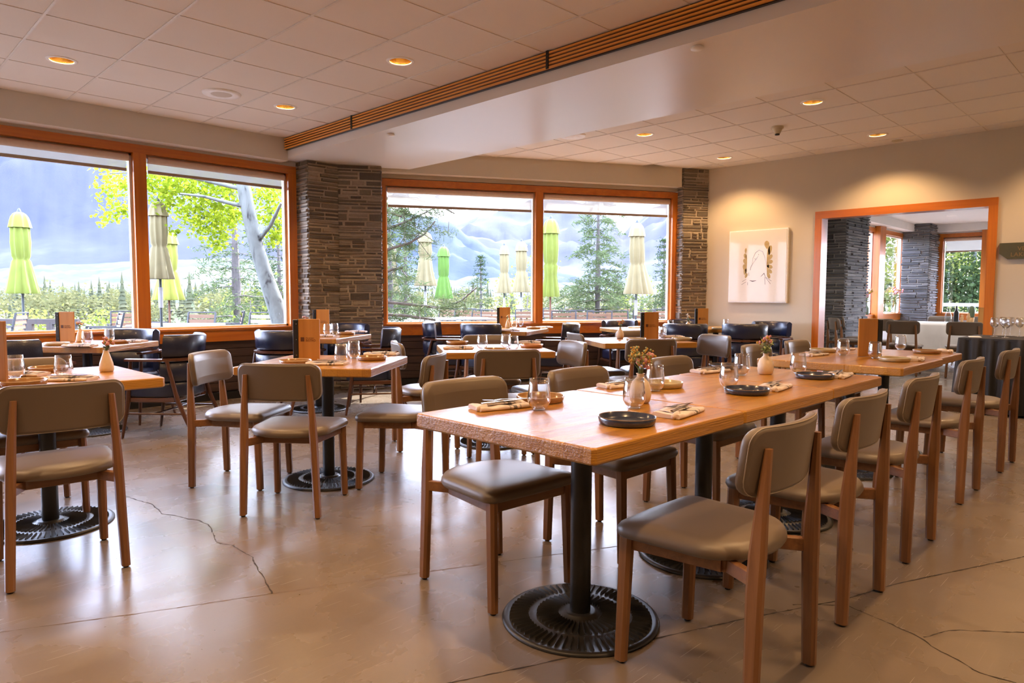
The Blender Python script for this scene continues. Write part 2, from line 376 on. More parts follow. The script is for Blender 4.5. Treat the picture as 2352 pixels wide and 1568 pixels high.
M['hill'] = mount('haze_blue_forested_hill', (.012, .022, .048), (.018, .029, .053), (.030, .041, .055), .004)  # forest tinted blue, the haze held in its base colour
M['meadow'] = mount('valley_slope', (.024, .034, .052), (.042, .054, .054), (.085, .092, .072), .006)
M['ground'] = plain('valley_floor', (.07, .08, .04), .95, .2, .05)
M['water'] = plain('white_cover', (.3, .32, .34), .5)
M['grillblue'] = plain('grey_blue_cover', (.05, .06, .09), .6)
M['petal'] = plain('pink_petals', (.55, .26, .27), .7, .1, 80); M['petalw'] = plain('white_petals', (.75, .68, .68), .7, .1, 80)
M['bud'] = plain('ochre_buds', (.50, .30, .06), .7, .2, 80); M['stem'] = plain('green_stem', (.16, .20, .06), .7); M['leaf'] = plain('sage_leaf', (.24, .30, .13), .6, .1, 40)
M['cactus'] = plain('cactus_green', (.10, .15, .09), .7, .2, 60)
# ================================================================== THE ROOM
HC, HB = 2.97, 2.748
DM = Matrix(((DT.x, DN.x, 0, DO.x), (DT.y, DN.y, 0, DO.y), (0, 0, 1, 0), (0, 0, 0, 1)))
b = MB(); b.add([(-3.2, -3.2, 0), (18.4, -3.2, 0), (18.4, 8.0, 0), (-3.2, 8.0, 0)], [(0, 1, 2, 3)])
floor = struct(b.build('floor', M['floor']))
def polyline_strip(pts, wd, jit, name, mat, seed):
    rnd = random.Random(seed); P = []
    for i in range(len(pts)-1):
        a, c = pts[i], pts[i+1]; n = max(2, int((c-a).length/.018))
        for k in range(n): P.append(a.lerp(c, k/n))
    P.append(pts[-1]); off = 0; Q = []
    for i, p in enumerate(P):
        t = (P[min(i+1, len(P)-1)]-P[max(i-1, 0)]).normalized(); s = Vector((-t.y, t.x, 0)); off = off*.6 + rnd.uniform(-1, 1)*jit
        Q.append((p+s*off, s, wd*rnd.uniform(.25, 1.3)))
    mb = MB()
    for i in range(len(Q)-1):
        (p, s, w0), (q, s2, w1) = Q[i], Q[i+1]
        mb.add([(*(p-s*w0/2).xy, .0006), (*(p+s*w0/2).xy, .0006), (*(q+s2*w1/2).xy, .0006), (*(q-s2*w1/2).xy, .0006)], [(0, 3, 2, 1)])
    return mb.build(name, mat, floor)
CR = [[(255, 1128), (290, 1140), (320, 1150), (350, 1157), (372, 1180), (405, 1185), (430, 1192), (455, 1195), (480, 1205), (492, 1230), (500, 1245), (535, 1253), (560, 1268), (580, 1280), (592, 1305), (605, 1325), (615, 1345), (625, 1363)],
      [(1820, 1388), (1945, 1390), (2000, 1412), (2060, 1440), (2110, 1463), (2150, 1490), (2200, 1515), (2250, 1545), (2330, 1568), (2400, 1600)],
      [(2123, 1464), (2155, 1455), (2180, 1448), (2260, 1448), (2352, 1453), (2450, 1458)],
      [(1950, 1175), (2000, 1168), (2040, 1160)]]
for i, c in enumerate(CR): polyline_strip([onz(*p) for p in c], (.0062, .0065, .005, .004)[i], .0035, 'crack', M['crack'], i)
JL = [[(-200, 1478), (300, 1411), (623, 1363), (900, 1324), (1113, 1295), (1560, 1235)], [(1000, 1575), (1256, 1521), (1499, 1468), (1700, 1423), (1945, 1375), (2060, 1340), (2352, 1278), (2600, 1225)]]
for i, c in enumerate(JL): polyline_strip([onz(*p) for p in c], .0045 + .0025*i, .0012, 'saw_joint', M['crack'] if i else M['joint'], 20+i)

def ceiling(x0, y0, nx, ny, lights, name='ceiling', pitch=.6093):
    mb = MB()
    for i in range(nx):
        for j in range(ny):
            a, c = x0+i*pitch, y0+j*pitch
            cx, cy = a+pitch/2, c+pitch/2
            if (cx-DO.x)*DN.x+(cy-DO.y)*DN.y > .25: continue
            L = next((l for l in lights if abs(l[0]-cx) < pitch/2 and abs(l[1]-cy) < pitch/2), None)
            if not L: mb.add([(a, c, HC), (a, c+pitch, HC), (a+pitch, c+pitch, HC), (a+pitch, c, HC)], [(0, 1, 2, 3)])
            else:
                n = 32; inn = []; out = []
                for k in range(n):
                    t = 2*math.pi*k/n; dx, dy = math.cos(t), math.sin(t); m_ = (pitch/2)/max(abs(dx), abs(dy))
                    inn.append((L[0]+.088*dx, L[1]+.088*dy, HC)); out.append((cx+dx*m_, cy+dy*m_, HC))
                mb.add(inn+out, [(k, (k+1) % n, n+(k+1) % n, n+k) for k in range(n)][:])
    o = struct(mb.build(name, M['tile']))
    g = MB()
    for i in range(nx+1): g.box((x0+i*pitch-.008, y0, HC-.006), (x0+i*pitch+.008, y0+ny*pitch, HC+.002))
    for j in range(ny+1): g.box((x0, y0+j*pitch-.004, HC-.0035), (x0+nx*pitch, y0+j*pitch+.004, HC+.002))
    g.build('ceiling_bar', M['tbar'], o); return o
LX = [(1.43, 6.32), (3.27, 6.32), (3.27, 4.47), (1.43, 4.47), (-.42, 4.47), (-.42, 6.32), (3.27, 2.64), (1.43, 2.64), (-.42, 2.64), (3.27, .81), (1.43, .81), (-.42, .81), (3.27, -1.03), (1.43, -1.03)]
RXL = [(6.62, 2.65), (6.62, 4.50), (8.44, 2.65), (8.44, 4.50), (6.62, .82), (8.44, .82), (6.62, -1.02), (8.44, -1.02)]
PT = .6093
ceiling(2.347-9*PT, 7.207-17*PT, 12, 18, LX)
ceiling(5.72-PT, 4.176-12*PT, 7, 17, RXL)
# beam soffit with the wooden grille in its left face
def prism(poly, z0, z1, name, mat, parent=None):
    mb = MB(); n = len(poly); v = [(*p, z0) for p in poly]+[(*p, z1) for p in poly]
    mb.add(v, [tuple(range(n-1, -1, -1)), tuple(range(n, 2*n))]+[(i, (i+1) % n, n+(i+1) % n, n+i) for i in range(n)])
    return mb.build(name, mat, parent)
sof = struct(prism([(3.93, -3.2), (5.35, -3.2), (5.35, 7.29), (4.62, 7.72), (3.93, 7.72)], HB, 3.02, 'ceiling', M['soffit']))
tr = struct(empty('trim_1'))
mb = MB(); mb.box((3.905, -3.0, 2.832), (3.929, 7.559, 2.969)); mb.build('backing', M['black'], tr)
for k in range(5):
    mb = MB(); z = 2.8385+k*.0262; mb.box((3.886, -3.0, z+.001), (3.926, 7.555, z+.0140)); mb.build('slat', M['slat'], tr)
for y in (.86, 3.5, 6.14):
    mb = MB(); mb.box((3.879, y-.012, 2.835), (3.886, y+.012, 2.966))
    mb.build('bracket', M['black'], tr)
# left window wall, plane Y = 7.73
def lw(a, b_, mat, name, parent=None):
    mb = MB(); mb.box(a, b_); return mb.build(name, mat, parent)
wl = struct(empty('wall_left'))
lw((-3.2, 7.73, 2.68), (4.4, 7.93, 3.02), M['bulk'], 'upper_wall', wl)
lw((-3.2, 7.56, 2.715), (3.93, 7.74, 3.02), M['bulk'], 'bulkhead', wl)
lw((-3.2, 7.75, 0), (4.4, 7.93, .70), M['wains'], 'lower_wall', wl)
mb = MB()
for k in range(6): mb.box((-3.2, 7.728, .10+k*.0945), (4.11, 7.752, .10+k*.0945+.088))
mb.build('boarding', M['wains'], wl)
struct(lw((-3.2, 7.71, 0), (4.11, 7.75, .085), M['black'], 'baseboard_left'))
def window(n, X, x0, x1, zt, zs, face, mull, fw_l, fw_r, matx):
    """x along the wall, face = depth coordinate of the room-side face; X = wall matrix"""
    o = struct(empty('window_%d' % n))
    def bx(a, c, mat, name):
        m_ = MB(); m_.box(a, c, 0, X); return m_.build(name, mat, o)
    bx((x0, face-.02, zt), (x1, face+.14, zt+.085), M[matx], 'head')
    bx((x0, face-.045, zs), (x1, face+.14, zs+.022), M[matx], 'sill')
    bx((x0, face-.03, zs-.125), (x1, face+.02, zs), M[matx], 'apron')
    xs = [x0] + [v for m_ in mull for v in m_] + [x1]
    ends = [(x0, x0+fw_l)] + list(mull) + [(x1-fw_r, x1)]
    for a, c in ends: bx((a, face-.02, zs+.022), (c, face+.14, zt), M['fir_v'], 'post')
    for i in range(len(ends)-1):
        a, c = ends[i][1], ends[i+1][0]
        m_ = MB()
        for q in (((a, face+.05, zs+.022), (a+.022, face+.11, zt)), ((c-.022, face+.05, zs+.022), (c, face+.11, zt)), ((a, face+.05, zt-.022), (c, face+.11, zt)), ((a, face+.05, zs+.022), (c, face+.11, zs+.045))): m_.box(*q, 0, X)
        m_.build('sash', M['tbar'], o)
        bx((a+.01, face+.083, zs+.03), (c-.01, face+.089, zt-.01), M['pane'], 'glass_pane')
    return o
def blind(X, x0, x1, zt, drop, y, label):
    r = empty('roller_blind', X @ Vector(((x0+x1)/2, y, zt)), math.atan2(X[1][0], X[0][0]))
    h = (x1-x0)/2
    m_ = MB(); m_.tube([(-h+.01, 0, -.045), (h-.01, 0, -.045)], .038, 14); m_.build('roller', M['tube'], r)
    m_ = MB(); m_.box((-h+.02, .03, -.08-drop), (h-.02, .0315, -.03)); m_.build('shade', M['shade'], r)
    m_ = MB(); m_.box((-h+.02, .018, -.11-drop), (h-.02, .044, -.08-drop)); m_.build('hem_bar', M['shadebar'], r)
    return tag(r, label, 'blind')
I4 = Matrix.Identity(4)
window(1, I4, -3.1, 4.11, 2.60, .78, 7.73, [(-2.42, -2.30), (-.87, -.75), (.68, .80), (2.335, 2.455)], .08, .10, 'fir')
blind(I4, .82, 2.315, 2.60, .07, 7.775, 'roller blind drawn up at the head of the far left window pane')
blind(I4, 2.475, 3.99, 2.60, .07, 7.775, 'roller blind drawn up in the window pane left of the wide stone pillar')
# diagonal window wall
wd = struct(empty('wall_far'))
def dx(a, b_, mat, name, parent=wd):
    m_ = MB(); m_.box(a, b_, 0, DM); return m_.build(name, mat, parent)
dx((-1.9, .15, 2.655), (3.45, .34, 3.02), M['wall'], 'upper_wall')
dx((-1.7, 0, 2.705), (2.94, .16, 3.02), M['wall'], 'bulkhead')
dx((-1.75, .17, 0), (3.45, .34, .70), M['wains'], 'lower_wall')
m_ = MB()
for k in range(6): m_.box((-1.22, .148, .10+k*.0955), (2.94, .172, .10+k*.0955+.089), 0, DM)
m_.build('boarding', M['wains'], wd)
struct(dx((-1.22, .13, 0), (2.94, .17, .085), M['black'], 'baseboard_far', None))
window(2, DM, -1.225, 2.95, 2.56, .78, .15, [(.825, .93)], .05, .075, 'fir')
blind(DM, -1.16, .81, 2.56, .15, .195, 'roller blind over the middle window, left of its orange post')
blind(DM, .945, 2.86, 2.56, .15, .195, 'roller blind over the middle window, right of its orange post')
# right wall with its wide doorway
wr = struct(empty('wall_right'))
for a, c in (((9.07, -3.2, 0), (9.22, 1.65, 3.02)), ((9.07, 3.50, 0), (9.22, 5.2, 3.02)), ((9.07, 1.65, 2.20), (9.22, 3.50, 3.02))): lw(a, c, M['wall'], 'wall_panel', wr)
dr = struct(empty('door_1'))
lw((9.045, 3.46, 0), (9.245, 3.545, 2.153), M['fir_v'], 'jamb', dr); lw((9.045, 1.605, 0), (9.245, 1.69, 2.153), M['fir_v'], 'jamb', dr)
lw((9.045, 1.605, 2.153), (9.245, 3.545, 2.245), M['fir_y'], 'head', dr)
struct(lw((9.055, 3.55, 0), (9.075, 4.99, .09), M['black'], 'baseboard_right'))
struct(lw((9.055, -3.1, 0), (9.075, 1.60, .09), M['black'], 'baseboard_right'))
struct(lw((-3.2, -3.25, 0), (18.4, -3.1, 3.02), M['wall'], 'wall_back')); struct(lw((-3.25, -3.2, 0), (-3.1, 8.0, 3.02), M['wall'], 'wall_side'))
# roof; unseen eaves added, their depth trimming the sun on the floor
struct(prism([(-3.6, -3.6), (18.9, -3.6), (18.9, 5.5), (9.9, 5.5), dg(3.6, .62), dg(-1.5, .62), (4.9, 8.45), (-3.6, 8.45)], 3.03, 3.2, 'ceiling', M['bulk']))

# stone pillars: every stone its own block inside one mesh
def stone_face(mb, p0, p1, z0, z1, rnd, dmin=.006, dmax=.026, hs=(.026, .105), ls=(.10, .40)):
    p0 = Vector((*p0, 0)); p1 = Vector((*p1, 0)); t = (p1-p0); L = t.length; t.normalize(); n = Vector((t.y, -t.x, 0))
    z = z0
    while z < z1-.004:
        h = min(rnd.choice((rnd.uniform(hs[0], hs[0]*1.9), rnd.uniform(hs[0]*1.2, hs[1]*.62), rnd.uniform(*hs))), z1-z)
        if z1-z-h < hs[0]: h = z1-z
        s = -rnd.uniform(0, .05)
        while s < L:
            l = rnd.uniform(*ls)*(.7 if h > .06 else 1); e = min(s+l, L+.012)
            if L-e < .05: e = L+.012
            a = max(s, -.012); g = rnd.uniform(.005, .011)
            parts = [(z, h)] if h < .07 or rnd.random() < .35 else [(z, h*.5), (z+h*.5, h*.5)]
            for zz, hh in parts:
                d = rnd.uniform(dmin, dmax); k = min(.008, hh*.2)
                def P(u, v, w_): q = p0+t*u+n*w_; return (q.x, q.y, v)
                j = [rnd.uniform(-.003, .003) for _ in range(8)]
                v = [P(a+g, zz+g*.7, -.01), P(e-g, zz+g*.7, -.01), P(e-g, zz+hh-g*.7, -.01), P(a+g, zz+hh-g*.7, -.01),
                     P(a+g+k+j[0], zz+g*.7+k+j[1], d), P(e-g-k+j[2], zz+g*.7+k+j[3], d+j[0]), P(e-g-k+j[4], zz+hh-g*.7-k+j[5], d+j[1]), P(a+g+k+j[6], zz+hh-g*.7-k+j[7], d+j[2])]
                mb.add(v, [(4, 5, 6, 7), (0, 1, 5, 4), (1, 2, 6, 5), (2, 3, 7, 6), (3, 0, 4, 7)], 0)
            s = e
            if e >= L: break
        z += h
def pillar(name, faces, core, z1, mats, label, seed, **kw):
    r = empty(name); rnd = random.Random(seed)
    mb = MB()
    for p0, p1 in faces: stone_face(mb, p0, p1, 0, z1, rnd, **kw)
    mb.build('stonework', mats[0], r); prism(core, 0, z1, 'mortar_core', mats[1], r)
    return tag(r, label, 'stone pillar')
A1, A2, A3, A4, A5 = (4.14, 7.80), (4.14, 7.50), (4.535, 7.485), (4.97, 7.205), (5.10, 7.44)
pillar('stone_pillar', [(A1, A2), (A2, A3), (A3, A4), (A4, A5)], [A1, A2, A3, A4, A5, (5.05, 7.75), (4.5, 7.92)], HB, (M['stone'], M['mortar']),
       'wide angled ledgestone pillar between the two dining room windows', 3)
B1, B2, B3 = dg(2.97, .17), dg(2.97, .012), (9.065, 5.07)
pillar('stone_pillar', [(B1, B2), (B2, B3)], [B1, B2, B3, (9.065, 5.3), dg(3.1, .3)], HC, (M['stone'], M['mortar']),
       'narrow ledgestone pillar in the far right corner of the dining room', 5)

# the next room, seen through the doorway
nr = struct(empty('wall_next_room'))
lw((9.22, 4.85, 0), (14.0, 5.0, 3.02), M['nextwall'], 'wall_panel', nr)
lw((13.9, 4.85, 2.55), (18.2, 5.0, 3.02), M['nextwall'], 'wall_panel', nr); lw((13.9, 4.87, 0), (18.2, 5.0, .68), M['nextwall'], 'wall_panel', nr)
lw((18.05, -3.2, 2.55), (18.2, 5.0, 3.02), M['nextwall'], 'wall_panel', nr); lw((18.07, -3.2, 0), (18.2, 5.0, .68), M['nextwall'], 'wall_panel', nr)
lw((9.22, 4.6, 2.62), (18.1, 4.86, 2.80), M['nextwall'], 'bulkhead', nr); lw((17.8, -3.2, 2.62), (18.1, 4.86, 2.80), M['nextwall'], 'bulkhead', nr)
struct(lw((9.22, -3.2, 2.78), (18.1, 5.0, 2.86), M['nextwall'], 'ceiling'))
window(3, I4, 13.9, 17.6, 2.50, .78, 4.85, [(15.55, 15.82)], .1, .12, 'fir')
XM = Matrix(((0, 1, 0, 18.05), (-1, 0, 0, 0), (0, 0, 1, 0), (0, 0, 0, 1)))
window(4, XM, -4.3, 3.1, 2.50, .78, 0, [(-3.42, -3.22), (-1.6, -1.4), (.2, .4)], .1, .1, 'fir')
blind(XM, -4.18, -3.44, 2.50, .22, .045, 'pale roller blind on the far wall window of the next room')
lw((15.50, 4.74, .68), (15.86, 4.86, 2.68), M['fir_v'], 'post_facing', nr); lw((17.9, 3.20, .68), (18.04, 3.44, 2.68), M['fir_v'], 'post_facing', nr)
S = dict(dmin=.015, dmax=.05, hs=(.035, .10), ls=(.2, .6))
pillar('stone_pillar', [((12.75, 4.84), (12.75, 4.45)), ((12.75, 4.45), (13.85, 4.45)), ((13.85, 4.45), (13.85, 4.84))], [(12.75, 4.84), (12.75, 4.45), (13.85, 4.45), (13.85, 4.84)], 2.78, (M['stone2'], M['mortar2']),
       'grey ledgestone pillar just inside the doorway of the next room', 8, **S)
pillar('stone_pillar', [((17.35, 4.84), (17.35, 4.3)), ((17.35, 4.3), (18.04, 4.3))], [(17.35, 4.84), (17.35, 4.3), (18.04, 4.3), (18.04, 4.84)], 2.78, (M['stone2'], M['mortar2']),
       'grey ledgestone pillar between the two windows of the next room', 9, **S)

# ceiling fittings
def downlight():
    r = empty('downlight'); tag(r, None, 'ceiling light', 'recessed downlights in the tiled ceiling')
    m_ = MB(); m_.lathe([(.082, .0), (.084, -.006), (.104, -.005), (.108, .001)], 40); m_.build('trim_ring', M['white'], r)
    m_ = MB(); m_.lathe([(.083, -.002), (.078, .03), (.062, .08), (.050, .11)], 40); m_.build('reflector', M['gold'], r)
    m_ = MB(); m_.lathe([(0, .085), (.03, .088), (.046, .1), (.046, .112), (0, .113)], 24); m_.build('lamp', M['bulb'], r)
    l = bpy.data.lights.new('lamp_light', 'SPOT'); l.energy = LAMP_W; l.color = LAMP_COL; l.spot_size = R(128); l.spot_blend = .55; l.shadow_soft_size = .045
    lo = bpy.data.objects.new('lamp_light', l); COL.objects.link(lo); lo.location = (0, 0, .03); setp(lo, r)
    return r
DL = downlight()
LB = {(1.43, 6.32): 'lit downlight in the upper left corner of the tiled ceiling', (3.27, 6.32): 'small lit downlight beside the round ceiling speaker', (3.27, 4.47): 'bright downlight nearest the wooden slatted grille',
      (6.62, 2.65): 'nearest lit downlight in the right ceiling, left of the smoke detector in depth', (6.62, 4.50): 'downlight in the right ceiling nearest the white beam end', (8.44, 2.65): 'downlight in the right ceiling above the doorway', (8.44, 4.50): 'downlight above the far right stone pillar'}
for p in LX+RXL: place(DL, USED, (p[0], p[1], HC), 0, LB.get(p, 'recessed downlight in the tiled ceiling outside the picture'))
sp_ = empty('ceiling_speaker', (2.66, 6.32, HC)); tag(sp_, 'round white ceiling speaker left of the small downlight', 'speaker')
m_ = MB(); m_.lathe([(.165, 0), (.16, -.01), (.10, -.014), (.088, -.010)], 48); m_.build('bezel', M['white'], sp_)
m_ = MB(); m_.lathe([(.09, -.010), (.05, -.013), (0, -.014)], 40); m_.build('grille', plain('speaker_mesh', (.62, .57, .50), .7, .3, 300), sp_)
sd_ = empty('smoke_detector', (7.31, 3.29, HC)); tag(sd_, 'ivory smoke detector hanging from the right ceiling', 'smoke detector')
m_ = MB(); m_.lathe([(.062, 0), (.064, -.018), (.058, -.024)], 32, cap=True); m_.build('base', M['offwhite'], sd_)
m_ = MB(); m_.lathe([(.052, -.024), (.030, -.075), (0, -.075)], 32); m_.build('housing', M['offwhite'], sd_)
m_ = MB(); m_.lathe([(.024, -.075), (.024, -.088), (0, -.088)], 24); m_.build('sensor_ring', M['rubber'], sd_)
for loc, rad, lb in (((4.02, 2.345, HB), .042, 'round sprinkler cover on the white beam at upper right of centre'), ((4.06, 5.72, HB), .038, 'small sprinkler cover on the white beam near the stone pillar')):
    r = empty('sprinkler_cover', loc); tag(r, lb, 'sprinkler')
    m_ = MB(); m_.lathe([(rad*.8, 0), (rad, -.008), (rad*.96, -.018), (0, -.019)], 32); m_.build('cover', M['white'], r)
r = empty('ceiling_vent', (6.09, 5.10, HC)); tag(r, 'round white ceiling diffuser beside the beam end', 'vent')
m_ = MB(); m_.lathe([(.15, 0), (.14, -.02), (.10, -.012), (.08, -.03), (.04, -.018), (0, -.03)], 40); m_.build('diffuser', M['white'], r)
r = empty('sprinkler_cover', (8.90, 2.58, HC)); tag(r, 'flat pale sprinkler cover above the doorway', 'sprinkler')
m_ = MB(); m_.lathe([(.06, 0), (.06, -.006), (0, -.007)], 32); m_.build('cover', M['offwhite'], r)
for p in ((13.0, 2.6), (16.0, 1.9), (11.0, 3.6), (11.0, 1.0), (13.0, .4), (16.0, 3.6)):  # all but the first pair are added out of view to brighten this room
    r = empty('downlight', (*p, 2.78)); tag(r, {(13.0, 2.6): 'downlight in the ceiling of the next room, nearer the doorway', (16.0, 1.9): 'downlight in the ceiling of the next room, farther from the doorway'}.get(p, 'added unseen downlight brightening the next room'), 'ceiling light', 'next room downlights')
    m_ = MB(); m_.lathe([(.09, 0), (.085, -.008), (.06, -.006), (.05, -.001), (0, -.002)], 32); m_.build('trim_ring', M['white'], r)
    l = bpy.data.lights.new('lamp_light', 'SPOT'); l.energy = 45; l.color = (1, .88, .76); l.spot_size = R(150); l.spot_blend = .6; l.shadow_soft_size = .05
    lo = bpy.data.objects.new('lamp_light', l); COL.objects.link(lo); lo.location = (0, 0, -.02); setp(lo, r)

# framed bird print on the right wall
pf = empty('bird_print', (9.07, 4.29, 1.576)); tag(pf, 'large white framed print of an abstract bird on the beige wall', 'picture')
m_ = MB(); m_.box((-.045, -.412, -.492), (-.002, .412, .492)); m_.build('frame', M['white'], pf)
m_ = MB(); m_.box((-.049, -.398, -.478), (-.044, .398, .478)); m_.build('print', M['paper'], pf)
def blot(pts, mat, name, off):
    m_ = MB(); n = len(pts); x = -.0495-off
    m_.add([(x, -u, v) for u, v in pts]+[(x+.001, -u, v) for u, v in pts], [tuple(range(n)), tuple(range(2*n-1, n-1, -1))]+[(i, n+i, n+(i+1) % n, (i+1) % n) for i in range(n)])
    return m_
def petal(cu, cv, ang, l, w_):
    o_ = []
    for k in range(14):
        t = 2*math.pi*k/14; a_, c_ = math.cos(t)*l*(1-.18*math.sin(t)**2), math.sin(t)*w_*(1+.25*math.cos(t)); o_.append((cu+a_*math.cos(ang)-c_*math.sin(ang), cv+a_*math.sin(ang)+c_*math.cos(ang)))
    return o_
def multi(lst, mat, name):
    big = MB()
    for i, p in enumerate(lst): q = blot(p, None, '', .0004*(i % 3)); big.add(q.v, q.f)
    big.build(name, mat, pf)
def uv(x, y): return ((x-620)/1110*.80, -(y-800)/1380*.96)
WG = ((800, 395, 95, .055, .033), (862, 500, 80, .065, .024), (868, 640, 55, .046, .024), (868, 725, 15, .040, .026), (864, 815, -20, .042, .026), (862, 895, -40, .046, .024), (845, 975, -70, .05, .022), (832, 680, 88, .20, .020), (376, 595, 95, .036, .018), (374, 700, 100, .038, .022), (370, 815, 92, .045, .024), (384, 900, 80, .045, .022), (408, 980, 70, .036, .018), (388, 490, 85, .036, .014), (400, 760, 90, .14, .014))
for side in (0, 1): multi([petal(*uv(x, y), R(a), l, w_) for x, y, a, l, w_ in WG if (x > 620) == bool(side)], M['feather'], 'feathered_wing')

def stroke(pts, w_):
    a_ = []; c_ = []
    for i, p in enumerate(pts):
        q0, q1 = pts[max(i-1, 0)], pts[min(i+1, len(pts)-1)]; dx_, dy_ = q1[0]-q0[0], q1[1]-q0[1]; l = math.hypot(dx_, dy_) or 1; k = w_*(1-.7*abs(2*i/(len(pts)-1)-1)); a_.append((p[0]-dy_/l*k, p[1]+dx_/l*k)); c_.append((p[0]+dy_/l*k, p[1]-dx_/l*k))
    return a_+c_[::-1]
multi([stroke([uv(*p) for p in q], .006) for q in (((520, 780), (530, 650), (580, 540), (650, 490), (720, 520), (765, 620), (795, 760), (790, 880)), ((640, 600), (600, 660), (545, 730)), ((480, 880), (500, 800), (545, 730)))], M['inkgrey'], 'body_outline')
multi([stroke([uv(*p) for p in q], .007) for q in (((410, 1050), (330, 1095)), ((410, 1100), (320, 1155)), ((440, 1110), (442, 1165)), ((775, 1010), (785, 1155)), ((790, 1020), (890, 1145)), ((800, 1020), (905, 1090)), ((700, 1000), (760, 940), (790, 1015)), ((480, 1075), (540, 1090), (610, 1078)), ((455, 920), (462, 980)), ((574, 645), (578, 665)), ((644, 568), (648, 582)), ((486, 846), (492, 868)))], M['inkdark'], 'claws_and_marks')
# green room sign
sg = empty('room_sign', (9.068, 1.575, 1.66)); tag(sg, 'dark green hand-lettered wooden room sign right of the doorway', 'sign')
m_ = MB(); P = [(0, .088), (0, -.025), (.075, -.085), (.72, -.085), (.75, -.03), (.75, .088)]; n = len(P)
m_.add([(-.022, -u, v) for u, v in P]+[(-.002, -u, v) for u, v in P], [tuple(range(n)), tuple(range(2*n-1, n-1, -1))]+[(i, n+i, n+(i+1) % n, (i+1) % n) for i in range(n)])
m_.build('board', M['signg'], sg)
TM = Matrix(((0, 0, -1, -.0225), (-1, 0, 0, 0), (0, 1, 0, 0), (0, 0, 0, 1)))
inst_text('VERMILION', .062, M['signt'], sg, TM @ T(.16, .004)); inst_text('LAKES ROOM', .062, M['signt'], sg, TM @ T(.10, -.058))
# ================================================================== FURNITURE
def inset_ring(pts, d, z, cx=0, cy=0):
    n = len(pts); o = []
    for i in range(n):
        a, b_ = Vector(pts[i-1]), Vector(pts[(i+1) % n]); t = (b_-a).normalized(); nn = Vector((t.y, -t.x)); p = Vector(pts[i]) - nn*d; o.append((p.x, p.y, z))
    return o
def scale_ring(ring, k, z):
    cx = sum(p[0] for p in ring)/len(ring); cy = sum(p[1] for p in ring)/len(ring)
    return [(cx+(p[0]-cx)*k, cy+(p[1]-cy)*k, z) for p in ring]
def seat_outline():
    P = []
    def arc(cx, cy, rx, ry, a0, a1, n):
        for k in range(n+1): t = R(a0+(a1-a0)*k/n); P.append((cx+rx*math.cos(t), cy+ry*math.sin(t)))
    arc(.182, .195, .055, .052, 0, 90, 6)
    for k in range(1, 6): x = .182-.364*k/6; P.append((x, .247+.006*math.sin(math.pi*k/6)))
    arc(-.182, .195, .055, .052, 90, 180, 6)
    P.append((-.232, .12)); P.append((-.226, .05))
    arc(0, -.03, .222, .165, 180, 360, 20)
    P.append((.226, .05)); P.append((.232, .12)); return P
